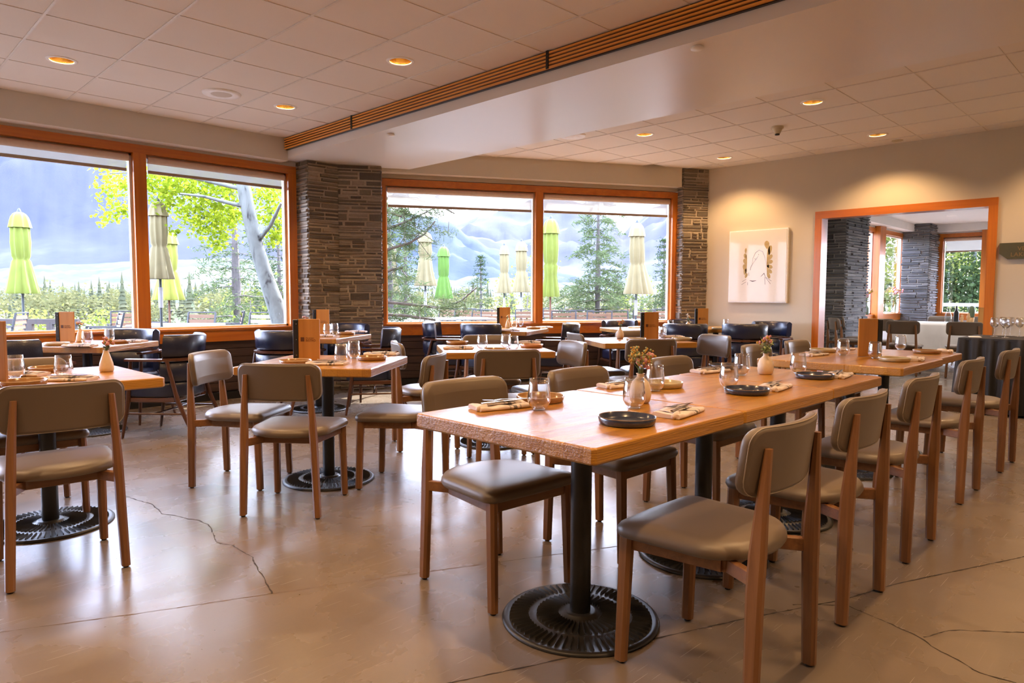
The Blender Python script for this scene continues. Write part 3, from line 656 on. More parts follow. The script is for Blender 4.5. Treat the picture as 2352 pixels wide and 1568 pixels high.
def make_chair(name='dining_chair'):
    r = empty(name); tag(r, None, 'chair')
    so_ = seat_outline(); m_ = MB()
    m_.loft([inset_ring(so_, .03, .412), inset_ring(so_, .008, .417), inset_ring(so_, 0, .430), inset_ring(so_, .002, .442), inset_ring(so_, .012, .455)]+[scale_ring(inset_ring(so_, .012, 0), k, z) for k, z in ((.90, .4625), (.75, .467), (.5, .4695), (.25, .4705), (.04, .471))])
    m_.build('seat', M['taupe'], r)
    # backrest: rounded rectangle shell, bent round the sitter
    def bk(u, v, y):
        yy = -.228 + .95*u*u + (v-.72)*-.13 + y; return (u, yy, v)
    def rr(d, y, w_=.224, z0=.618, z1=.815, rad=.05):
        o_ = []; rad = max(rad-d, .006)
        for cx, cz, a0 in ((w_-d-rad, z1-d-rad, 0), (-(w_-d-rad), z1-d-rad, 90), (-(w_-d-rad), z0+d+rad, 180), (w_-d-rad, z0+d+rad, 270)):
            for k in range(6):
                t = R(a0+18*k); o_.append((cx+rad*math.cos(t), cz+rad*math.sin(t)))
        # extra points on the long edges for the bend
        q = []
        for i, p in enumerate(o_):
            q.append(p)
            if i in (5, 17):
                nx = o_[(i+1) % 24]
                for k in range(1, 8): q.append((p[0]+(nx[0]-p[0])*k/8, p[1]+(nx[1]-p[1])*k/8))
        return [bk(u, v, y) for u, v in q]
    m_ = MB(); rings = [rr(.012, -.018), rr(.002, -.014), rr(0, -.006), rr(0, .004), rr(.004, .013), rr(.016, .020), rr(.05, .025)]
    m_.loft(rings, cap=False)
    # faces of the panel follow the bend
    for d, y, flip in ((.012, -.018, False), (.05, .025, True)):
        N_ = 12; V_ = []; wd_ = .222-d
        ring = rr(d, y); tp = [p for p in ring if p[2] >= .716]; bt = [p for p in ring if p[2] < .716]
        tp.sort(key=lambda p: p[0]); bt.sort(key=lambda p: p[0]); n = len(tp)
        V_ = tp+bt; F_ = [(i, i+1, n+i+1, n+i) for i in range(n-1)]
        if flip: F_ = [f[::-1] for f in F_]
        m_.add(V_, F_, 0, True)
    bko = m_.build('backrest', M['taupe'], r)
    m_ = MB(); pr_ = rr(.001, -.0135); m_.tube(pr_+[pr_[0]], .0017, 5, 0, False); m_.build('piping', M['seam'], bko)
    def leg(secs, parent):
        rings = []
        for x, y, z, wx, wy in secs:
            k = min(wx, wy)*.28; hx, hy = wx/2, wy/2
            rings.append([(x+a, y+c, z) for a, c in ((hx, hy-k), (hx-k, hy), (-hx+k, hy), (-hx, hy-k), (-hx, -hy+k), (-hx+k, -hy), (hx-k, -hy), (hx, -hy+k))])
        m_ = MB(); m_.loft(rings, 0, False); x, y = secs[0][:2]
        m_.lathe([(.011, -.006), (.012, .002)], 12, (x, y, .006), 1, cap=True)
        return m_.build('leg', [M['ash'], M['rubber']], parent)
    for s in (-1, 1):
        leg([(s*.203, .222, .008, .033, .040), (s*.197, .208, .415, .038, .046)], r)
        leg([(s*.203, -.214, .008, .033, .042), (s*.190, -.213, .36, .035, .049), (s*.186, -.216, .46, .035, .048), (s*.179, -.222, .60, .031, .034), (s*.168, -.232, .757, .023, .019)], r)
    m_ = MB()
    m_.bar((-.19, .205, .393), (.19, .205, .393), .022, .040)
    for s in (-1, 1):
        m_.bar((s*.19, .205, .393), (s*.155, -.095, .393), .022, .040); m_.bar((s*.187, -.198, .393), (s*.130, -.085, .393), .024, .042)
    m_.bar((-.155, -.095, .393), (.155, -.095, .393), .024, .042)
    m_.build('seat_frame', M['ash_h'], r)
    return r
def make_armchair():
    r = empty('leather_armchair'); tag(r, None, 'armchair')
    # plan curve of the back
    def plan(off, a0=-8, a1=188, n=22, sx=.275, sy=.245, cy=-.02):
        return [((sx+off)*math.cos(R(a0+(a1-a0)*k/n)), cy-(sy+off)*math.sin(R(a0+(a1-a0)*k/n))) for k in range(n+1)]
    def shell(z0, z1, th, mat, name, a0, a1, rnd=.02, tilt=.0):
        inn, out = plan(-th, a0, a1), plan(0, a0, a1); m_ = MB(); rings = []
        for (ix, iy), (ox, oy) in zip(inn, out):
            mx, my = (ix+ox)/2, (iy+oy)/2; k = rnd/th
            def Lp(t, z): q = 1+tilt*(z-z0); return (ix+(ox-ix)*t, (iy+(oy-iy)*t)-tilt*(z-z0), z)
            rings.append([Lp(k, z0), Lp(1-k, z0), Lp(1, z0+rnd), Lp(1, z1-rnd), Lp(1-k, z1-.004), Lp(.5, z1), Lp(k, z1-.004), Lp(0, z1-rnd), Lp(0, z0+rnd)])
        m_.loft(rings, 0, True); return m_.build(name, mat, r)
    shell(.655, .845, .058, M['leather'], 'backrest', 14, 166, .02, .10)
    shell(.46, .628, .050, M['leather'], 'lower_back', 10, 170, .014, .04)
    def sq(d, z, a=.262, f=.262):
        o_ = []
        for cx, cy, a0 in ((a-.05, f-.05, 0), (-a+.05, f-.05, 90)):
            for k in range(5): t = R(a0+22.5*k); o_.append((cx+.05*math.cos(t), cy+.05*math.sin(t)))
        for k in range(0, 15): t = R(180+180*k/14); o_.append((a*math.cos(t), -.04+.215*math.sin(t)))
        return inset_ring(o_, d, z)
    m_ = MB(); m_.loft([sq(.02, .335), sq(.004, .340), sq(0, .355), sq(0, .43), sq(.006, .452)]+[scale_ring(sq(.006, 0), k, z) for k, z in ((.92, .468), (.75, .474), (.4, .477), (.05, .478))]); m_.build('seat', M['leather'], r)
    # arm rail wraps the back
    m_ = MB(); pl_o, pl_i = plan(.020, 0, 180, 24), plan(-.032, 0, 180, 24)
    fo = [(.292, .22), (.294, .14), (.295, .03)]; fi = [(.240, .22), (.240, .14), (.243, .03)]
    O_ = fo+pl_o+[(-x, y) for x, y in fo[::-1]]; N2 = fi+pl_i+[(-x, y) for x, y in fi[::-1]]
    m_.loft([[(ix, iy, .632), (ox, oy, .632), (ox+.0, oy, .650), ((ix+ox)/2, (iy+oy)/2, .655), (ix, iy, .650)] for (ox, oy), (ix, iy) in zip(O_, N2)], 0, False)
    m_.build('arm_rail', M['walnut_h'], r)
    m_ = MB()
    for a, c in (((-.24, .20), (.24, .20)), ((-.24, -.16), (.24, -.16)), ((-.245, .20), (-.24, -.17)), ((.245, .20), (.24, -.17))):
        m_.bar((*a, .315), (*c, .315), .03, .038, bev=.008)
    m_.build('seat_frame', M['walnut_h'], r)
    for s in (-1, 1):
        m_ = MB(); m_.tube([(s*.275, .265, 0), (s*.262, .215, .30), (s*.258, .185, .636)], [.0105, .019, .015], 10); m_.build('leg', M['walnut'], r)
        m_ = MB(); m_.tube([(s*.262, -.335, 0), (s*.255, -.20, .31), (s*.262, -.12, .636)], [.0105, .020, .015], 10); m_.build('leg', M['walnut'], r)
        m_ = MB(); m_.tube([(s*.265, .232, .205), (s*.258, -.245, .205)], .0085, 8); m_.build('stretcher', M['walnut_h'], r)
    m_ = MB(); m_.tube([(-.262, 0, .205), (.262, 0, .205)], .0085, 8); m_.build('stretcher', M['walnut_h'], r)
    return r
def top_mesh(L, W, th=.05):
    m_ = MB(); k = .006
    def ring(d, z, c=.012):
        a, b_ = L/2-d, W/2-d; return [(a, -b_+c, z), (a, b_-c, z), (a-c, b_, z), (-a+c, b_, z), (-a, b_-c, z), (-a, -b_+c, z), (-a+c, -b_, z), (a-c, -b_, z)]
    m_.loft([ring(k, .755-th), ring(0, .755-th+k), ring(0, .755-k), ring(k*.3, .755-k*.3), ring(k, .755)], 0, False); return m_
def base_parts(r):
    m_ = MB(); m_.tube([(0, 0, .03), (0, 0, .70)], .0375, 28, 0); m_.build('column', M['black'], r)
    m_ = MB(); m_.box((-.16, -.16, .698), (.16, .16, .706)); m_.build('top_plate', M['black'], r)
    m_ = MB(); m_.lathe([(0, .030), (.052, .032), (.060, .030), (.064, .022), (.085, .020), (.165, .017), (.172, .0185), (.180, .016), (.262, .012), (.268, .014), (.279, .012), (.284, .006), (.283, 0), (.0, 0)], 72)
    for n, r0, r1, z0, z1 in ((44, .078, .160, .0205, .0175), (62, .186, .258, .0165, .0125)):
        for k in range(n):
            t = 2*math.pi*(k+.5)/n; c, s = math.cos(t), math.sin(t); e = .0023
            P0 = [(r0, -e, z0-.003), (r0, e, z0-.003), (r0+.004, 0, z0+.009), (r1, -e*1.6, z1-.003), (r1, e*1.6, z1-.003), (r1-.004, 0, z1+.009)]
            m_.add([(x*c-y*s, x*s+y*c, z) for x, y, z in P0], [(0, 1, 2), (0, 2, 5, 3), (1, 4, 5, 2), (3, 5, 4)], 0)
    m_.build('ribbed_base', M['iron'], r)
def table(x, y, L, W, rot, label, name='pedestal_table', group=None, base=(0, 0)):
    r = empty(name, (x, y, 0), R(rot)); tag(r, label, 'table', group)
    top_mesh(L, W).build('tabletop', M['top'], r)
    base_parts(r)
    if base != (0, 0):
        for k in ALLKIDS[r.name]:
            if k.name.split('.')[0] != 'tabletop': k.location = (base[0], base[1], 0)
    return r
table(1.916, 1.55, .878, .80, 0, 'varnished fir pedestal table in the foreground, near end of the long three-table row')
table(2.79, 1.553, .858, .80, 0, 'middle varnished table of the long three-table row')
table(3.566, 1.56, .682, .80, 0, 'far end table of the long three-table row, under the round vase with green leaves')
table(4.886, 1.655, .89, .89, 0, 'varnished table at right that carries the wooden menu board, behind the long row')
table(5.655, 1.67, .63, .87, 0, 'small varnished table joined to the far end of the right-hand menu board table')
table(2.265, 3.89, .842, .82, 39, 'square pedestal table left of centre with a menu board and two glasses')
table(.80, 4.10, .86, .84, 0, 'pedestal table at the left edge of the picture with the teardrop vase')
table(1.62, 6.70, .80, .80, 41, 'pedestal table beside the far left window among dark armchairs')
table(3.62, 6.39, .85, .80, 33, 'pedestal table in front of the wide stone pillar')
table(6.05, 6.04, .95, .72, 26, 'pedestal table against the middle window with a crowded place setting')
table(3.78, 3.97, .83, .82, -35, 'square pedestal table in the middle of the room with four upright glasses')
table(5.46, 3.78, .88, .82, -35, 'square pedestal table right of centre with the round white vase')
table(7.50, 5.10, .85, .75, -29, 'window table behind the round white vase, left of the corner pillar')
table(8.45, 4.57, .85, .75, -29, 'corner table beside the far right pillar and beige wall')

CH = make_chair(); AR = make_armchair()
def chair(x, y, f, label, grp): return place(CH, USED, (x, y, 0), R(f-90), label, 'chair', grp)
def arm(x, y, f, label): return place(AR, USED, (x, y, 0), R(f-90), label, 'armchair', 'navy leather armchairs at the window tables')
G1, G2, G3, G4 = 'taupe chairs along the long table row', 'taupe chairs at the right-hand tables', 'taupe chairs at the square tables', 'grey chairs in the next room'
chair(1.978, 1.045, 90, 'taupe dining chair in the right foreground, nearest the camera, seat half lit by warm light', G1)
chair(2.735, 1.07, 90, 'taupe dining chair second from the camera on the right side of the long table row', G1)
chair(3.54, 1.085, 90, 'taupe dining chair third from the camera on the right side of the long table row', G1)
chair(1.925, 2.005, -93, 'taupe dining chair facing us across the front table, left of its black column', G1)
chair(2.63, 1.955, -90, 'taupe dining chair facing us across the middle table of the long row', G1)
chair(3.50, 1.98, -90, 'taupe dining chair facing us across the far table of the long row', G1)
chair(4.72, 1.13, 90, 'taupe dining chair on the near side of the menu board table at right', G2)
chair(5.74, 1.115, 90, 'taupe dining chair at the far right beside the black skirted table', G2)
chair(4.87, 2.11, -90, 'taupe dining chair behind the leafy vase, its back towards the armchairs', G2)
chair(5.60, 2.11, -90, 'taupe dining chair behind the small right table, by the doorway casing', G2)
chair(.71, 3.462, 86, 'large taupe dining chair at the left edge, its back to the camera', G3)
chair(.775, 4.385, -91, 'taupe dining chair on the window side of the left edge table', G3)
chair(1.847, 3.528, 40, 'taupe dining chair with its back to us at the table left of centre', G3)
chair(1.861, 4.252, -52, 'taupe dining chair turned sideways left of the table left of centre', G3)
chair(2.564, 3.494, 126, 'taupe dining chair on the right of the table left of centre, seen edge-on', G3)
chair(3.33, 4.27, -30, 'taupe dining chair seen exactly edge-on at the left of the middle table', G3)
chair(3.34, 3.41, 56, 'taupe dining chair with its back to us at the middle table', G3)
chair(4.16, 4.40, -124, 'taupe dining chair on the window side of the middle table', G3)
chair(3.99, 3.55, 157, 'pale-lit taupe dining chair at the right side of the middle table', G3)
chair(4.99, 3.38, 56, 'taupe dining chair with its back to us at the table right of centre', G3)
chair(5.31, 4.15, -32, 'taupe dining chair seen as a thin arch left of the table right of centre', G3)
chair(5.65, 3.24, 157, 'taupe dining chair seen edge-on at the right of the table right of centre', G3)
chair(5.84, 3.95, -124, 'taupe dining chair behind the menu board of the table right of centre', G3)
chair(11.55, 3.15, 8, 'grey chair backing onto us, left of the two at the white-clothed table', G4)
chair(11.75, 2.42, 12, 'grey chair backing onto us, right of the two at the white-clothed table', G4)
chair(12.2, 4.22, -50, 'grey chair beside the stone pillar just inside the doorway', G4)
chair(12.95, 4.30, -75, 'grey chair seen edge-on in the next room behind the menu board', G4)
chair(12.35, 3.72, 8, 'grey chair half hidden behind the left one at the white-clothed table', G4)
chair(14.35, 3.32, 190, 'grey chair on the far side of the white-clothed table', G4)
chair(14.6, 2.70, 190, 'grey chair on the far side of the white-clothed table, against the doorway casing', G4)
arm(2.10, 6.15, 131, 'navy leather armchair with wooden arms, left of the sideways dining chair')
arm(2.03, 7.08, -139, 'navy leather armchair under the orange window post, its lit seat back facing us')
arm(1.05, 6.22, 41, 'navy leather armchair at the far left with its back to us')
arm(3.16, 6.17, 25, 'navy leather armchair with its back to us left of the menu board')
arm(4.20, 6.84, -142, 'navy leather armchair against the stone pillar')
arm(3.98, 5.93, 145, 'navy leather armchair right of the pillar table, below the middle window edge')
arm(5.47, 6.60, -48, 'light-struck blue leather armchair closest to the middle window')
arm(5.60, 6.03, 22, 'navy leather armchair with its back to us before the middle window')
arm(6.33, 5.52, 125, 'tall dark leather armchair side-on below the middle window post')
arm(7.62, 5.48, -120, 'navy leather armchair between the window and the round white vase')
arm(8.45, 4.98, -120, 'navy leather armchair in front of the far right pillar')
arm(7.42, 4.43, 38, 'black-looking leather armchair with its back to us right of the orange menu board')
arm(7.95, 3.93, 35, 'black-looking leather armchair with its back to us below the bird print')
arm(8.62, 3.93, 180, 'shiny blue leather armchair against the beige wall under the bird print')

# skirted side table with wine glasses
bt = empty('skirted_table', (8.60, 1.12, 0)); tag(bt, 'side table wrapped in a pleated black skirt, by the right doorway jamb', 'table')
m_ = MB(); m_.box((-.40, -.95, .735), (.38, .62, .757)); m_.build('table_top', M['skirt'], bt)
m_ = MB(); per = []; 
loop = [(-.40, .62), (-.40, -.95), (.38, -.95), (.38, .62)]
for i in range(4):
    a, c = Vector(loop[i]), Vector(loop[(i+1) % 4]); n = int((c-a).length/.012)
    for k in range(n): per.append((a.lerp(c, k/n), (c-a).normalized(), i))
rings = []
for z, amp in ((.755, .0), (.74, .006), (.6, .014), (.3, .022), (.02, .03)):
    rr_ = []
    for k, (p, t, i) in enumerate(per):
        off = amp*(math.sin(k*.62)+.45*math.sin(k*1.31+1)) + (.757-z)*.05
        q = p + Vector((t.y, -t.x))*off; rr_.append((q.x, q.y, z))
    rings.append(rr_)
m_.loft(rings, 0, True, False); m_.build('pleated_skirt', M['skirt'], bt)
# white-clothed table of the next room
ct = empty('clothed_table', (13.1, 2.95, 0)); tag(ct, 'table under a white cloth in the next room', 'table')
m_ = MB(); m_.box((-.6, -.62, .70), (.6, .62, .735)); m_.build('tabletop', M['walnut'], ct)
for sx in (-1, 1):
    for sy in (-1, 1): m_ = MB(); m_.bar((sx*.5, sy*.5, 0), (sx*.5, sy*.5, .70), .05, .05); m_.build('leg', M['walnut'], ct)
m_ = MB(); rings = []
for z, e, amp in ((.742, 0, 0), (.741, .64, 0), (.72, .655, .0), (.55, .675, .02), (.40, .70, .045), (.26, .72, .06)):
    q = []
    for k in range(96):
        t = 2*math.pi*k/96; c, s = math.cos(t), math.sin(t); m2 = max(abs(c), abs(s)); rad = (e + amp*math.sin(k*1.05)*math.sin(k*.31+1))/max(m2, .75 if e > .65 else .7072)
        dr = .10*abs(math.sin(2*t)) if z < .6 else 0; q.append((c*rad*.98, s*rad, z - dr))
    rings.append(q)
m_.loft(rings, 0, True, False)
tc = m_.build('tablecloth', M['cloth']); tc.location = (13.1, 2.95, 0); tag(tc, 'white cloth hanging in folds over the next room table', 'tablecloth')
# ================================================================== TABLEWARE (placed on the table plane z = .755)
ZT = .7555
def mk(name, cat): r = empty(name); tag(r, None, cat); return r
def glass_tumbler():
    r = mk('stemless_glass', 'glass')
    m_ = MB(); m_.lathe([(.020, .006), (.033, .014), (.0415, .032), (.0425, .046), (.040, .070), (.0365, .095), (.0345, .114), (.0338, .114), (.0358, .095), (.0392, .070), (.0416, .046), (.0405, .033), (.032, .017), (.018, .010), (0, .009)], 40); m_.build('bowl', M['glass'], r)
    m_ = MB(); m_.lathe([(0, .0005), (.020, .0008), (.0235, .003), (.020, .007), (0, .009)], 32); m_.build('foot', M['glassbase'], r)
    return r
def plate(mat):
    r = mk('rimmed_plate', 'plate'); m_ = MB()
    m_.lathe([(0, .004), (.078, .0045), (.087, .008), (.0905, .0235), (.0925, .0252), (.0945, .0240), (.0925, .012), (.090, .003), (.082, 0), (0, 0)], 56); m_.build('dish', M[mat], r); return r
def napkin():
    o = None; m_ = MB(); rnd = random.Random(4)
    # a rolled, folded linen: layered profile in (y,z), swept along x with a waviness
    prof = [(-.052, .001), (-.056, .006), (-.052, .012), (-.046, .0145), (-.036, .013), (-.020, .0115), (.010, .0125), (.040, .015), (.050, .014), (.056, .008), (.054, .002), (.040, .0005), (-.03, .0005)]
    rings = []
    for k in range(15):
        x = -.112+.224*k/14; e = abs(2*k/14-1)**4; wv = .0025*math.sin(k*1.3)
        rings.append([(x+y*.10*(1 if k > 7 else .4)*e, y*(1-.05*e), max(.0004, z*(1+.18*e)+wv*(z > .008))) for y, z in prof])
    m_.loft(rings, 0, True)
    # upper flap, lying skewed over the roll
    rings = []
    for k in range(13):
        x = -.070+.165*k/12; lift = .010*(1-abs(2*k/12-1))**.5
        rings.append([(x+.03, .058-.012*k/12, .004), (x+.012, .050, .016+.3*lift), (x, .020, .0195+.5*lift), (x-.012, -.012, .0165+.3*lift), (x-.012, -.012, .0140+.2*lift), (x, .020, .0165+.3*lift), (x+.012, .048, .012)])
    m_.loft(rings, 0, True)
    m_.lathe([(.0, -.022), (.0085, -.020), (.0105, 0), (.0085, .021), (0, .023)], 12, (0, 0, 0), 0, M=T(-.100, -.030, .012) @ RY(R(80)))
    o = m_.build('folded_napkin', M['linen']); return tag(o, None, 'napkin')
def fork():
    m_ = MB(); m_.bar((-.095, 0, .0), (.012, 0, .004), .006, .002, 0, .0045, .0022, bev=.0005); m_.bar((.012, 0, .004), (.036, 0, .001), .009, .0018, 0, .020, .0014, bev=.0005)
    for k in range(4): m_.bar((.036, -.0082+k*.0055, .001), (.085, -.0082+k*.0055, .005), .0030, .0014, 0, .0014, .001, bev=.0003)
    return tag(m_.build('fork', M['steel']), None, 'fork')
def knife():
    m_ = MB(); m_.bar((-.10, 0, .0), (.0, 0, .001), .009, .004, 0, .007, .003, bev=.001); m_.bar((.0, 0, .001), (.105, 0, .001), .013, .0016, 0, .005, .001, bev=.0003)
    return tag(m_.build('knife', M['steel']), None, 'knife')
def menu():
    r = mk('menu_board', 'menu'); m_ = MB(); m_.box((-.056, -.006, .0), (.085, .006, .262)); bevel(m_.build('board', M['menu'], r), .0015, 1)
    m_ = MB(); m_.box((-.090, -.011, 0), (-.056, .011, .258)); bevel(m_.build('spine', M['black'], r), .002, 1)
    for z in (.03, .13, .23):
        m_ = MB(); m_.tube([(-.066, -.0125, z), (-.066, -.0105, z)], .0026, 10); m_.build('screw', M['steel'], r)
    m_ = MB(); m_.box((-.040, -.0068, .118), (-.016, -.0055, .145)); m_.build('logo_square', M['burn'], r)
    LM = Matrix(((1, 0, 0, -.006), (0, 0, -1, -.0062), (0, 1, 0, 0), (0, 0, 0, 1)))
    inst_text('the juniper', .0125, M['burn'], r, LM @ T(0, .137)); inst_text('BISTRO', .0200, M['burn'], r, LM @ T(0, .118))
    return r
def vase(kind):
    r = mk({'drop': 'teardrop_vase', 'egg': 'bottle_vase'}[kind], 'vase'); m_ = MB()
    pr_ = {'drop': [(0, .0), (.030, .0), (.0345, .006), (.036, .020), (.033, .045), (.024, .075), (.0155, .100), (.0125, .112), (.0135, .114), (.0105, .113), (.012, .100), (.01, .06), (0, .05)],
           'egg': [(0, 0), (.028, 0), (.034, .006), (.038, .025), (.037, .048), (.029, .072), (.017, .085), (.0125, .090), (.0125, .098), (.0155, .102), (.0125, .102), (.0098, .096), (.0095, .086), (0, .06)]}[kind]
    m_.lathe(pr_, 36); m_.build('vessel', M['cream'], r); return r
def sprig(kind, seed):
    rnd = random.Random(seed); r = mk('flower_sprig', 'flowers'); st = MB(); pe = MB(); bu = MB(); lf = MB()
    def ball(mb, c, rad):
        n = 7
        mb.loft([[(c[0]+rad*math.sin(a)*math.cos(2*math.pi*k/n), c[1]+rad*math.sin(a)*math.sin(2*math.pi*k/n), c[2]+rad*math.cos(a)) for k in range(n)] for a in (.25, .9, 1.6, 2.3, 2.9)], 0, True)
    def leaf(c, d, l, w_):
        d = Vector(d).normalized(); s = d.cross(Vector((rnd.uniform(-.3, .3), rnd.uniform(-.3, .3), 1))).normalized(); n = s.cross(d)*.12*l; c = Vector(c)
        P = [c, c+d*l*.3+s*w_*.8+n, c+d*l*.65+s*w_*.8+n, c+d*l, c+d*l*.65-s*w_*.8+n, c+d*l*.3-s*w_*.8+n]
        lf.add([tuple(p) for p in P], [(0, 1, 5), (1, 2, 4, 5), (2, 3, 4)], 0, True)
    n = {'bloom': 16, 'green': 10, 'leafy': 10, 'small': 8, 'wisp': 5}[kind]; H_ = {'bloom': .062, 'green': .055, 'leafy': .055, 'small': .055, 'wisp': .05}[kind]
    for k in range(n):
        a = rnd.uniform(0, 6.28); s = rnd.uniform(.15, 1)*{'bloom': .040, 'green': .034, 'leafy': .042, 'small': .032, 'wisp': .02}[kind]; h = H_*rnd.uniform(.55, 1.15)
        tip = (math.cos(a)*s, math.sin(a)*s, h); st.tube([(0, 0, -.035), (math.cos(a)*s*.25, math.sin(a)*s*.25, h*.35), tip], [.0011, .0009, .0006], 5)
        if kind == 'bloom':
            for q in range(9): ball(bu if rnd.random() < .55 else lf, (tip[0]+rnd.uniform(-.009, .009), tip[1]+rnd.uniform(-.009, .009), tip[2]+rnd.uniform(-.014, .01)), rnd.uniform(.002, .0036))
        elif kind == 'green' or kind == 'leafy' and k < 6:
            for q in range(7): f = q/7; c = (tip[0]*(.3+.7*f)*1.2, tip[1]*(.3+.7*f)*1.2, tip[2]*(.2+.6*f)); leaf(c, (math.cos(a+rnd.uniform(-1.3, 1.3)), math.sin(a+rnd.uniform(-1.3, 1.3)), rnd.uniform(-.6, .3)), rnd.uniform(.014, .026), .006)
        else:
            for q in range(5): leaf((tip[0]*q/5, tip[1]*q/5, tip[2]*q/5), (math.cos(a+q), math.sin(a+q), .4), .018, .0055)
            for q in range(5): ball(bu if rnd.random() < .5 else pe, (tip[0]+rnd.uniform(-.006, .006), tip[1]+rnd.uniform(-.006, .006), tip[2]+rnd.uniform(-.006, .006)), rnd.uniform(.003, .0055))
    for k in range({'bloom': 26, 'green': 0, 'leafy': 16, 'small': 6, 'wisp': 3}[kind]):
        c = {'green': 0, 'bloom': (.004, -.010, .036), 'leafy': (.012, .0, .056), 'small': (-.008, .0, .05), 'wisp': (0, 0, .045)}[kind]
        ball(pe, (c[0]+rnd.gauss(0, .009), c[1]+rnd.gauss(0, .009), c[2]+rnd.gauss(0, .009)), rnd.uniform(.0035, .0065))
    st.build('stem', M['stem'], r)
    if pe.v: pe.build('blossom', M['petalw' if kind == 'small' and seed % 2 else 'petal'], r)
    if bu.v: bu.build('bud', M['bud'], r)
    if lf.v: lf.build('leaf', M['leaf'], r)
    return r
PG = glass_tumbler(); PP = {k: plate(k) for k in ('blue', 'brown', 'olive', 'terra')}; PN = napkin(); PF = fork(); PK = knife(); PM = menu(); PV = {k: vase(k) for k in ('drop', 'egg')}
def gl(x, y, z, lb): return place(PG, USED, (x, y, ZT+z), random.uniform(0, 3), lb, 'glass', 'stemless glasses on the dining tables')
def pl(kind, x, y, lb, s=1): return place(PP[kind], USED, (x, y, ZT), random.uniform(0, 3), lb, 'plate', 'rimmed plates on the dining tables', (s, s, 1))
def nap(x, y, rot, lb, cut=True, s=1):
    place(PN, USED, (x, y, ZT), R(rot), lb, 'napkin', 'striped napkins on the dining tables', (s, s, s))
    if cut:
        m_ = T(x, y, ZT) @ RZ(R(rot)) @ Matrix.Diagonal((s, s, s, 1))
        for P_, off, dr, nm in ((PF, (.02, .012, .0255), 172, 'fork'), (PK, (.01, -.004, .0235), 4, 'knife')):
            o = place(P_, USED, m_ @ Vector(off), R(rot+dr), 'steel %s resting on the %s' % (nm, lb), nm, 'cutlery on the napkins'); o.scale = (s, s, s)
def at(px, py): p = onz(px, py, ZT); return p.x, p.y
def vs(kind, px, py, lb, fk, seed, flb, s=1):
    x, y = at(px, py); place(PV[kind], USED, (x, y, ZT), 0, lb, 'vase', None, (s, s, s))
    f = sprig(fk, seed); f.location = (x, y, ZT+{'drop': .112, 'egg': .100}[kind]*s); f['label'] = flb; f.scale = (s*1.28,)*3
def mn(px, py, rot, lb, s=1): x, y = at(px, py); place(PM, USED, (x, y, ZT), R(rot), lb, 'menu', 'wooden menu boards standing on the tables', (s, s, s))
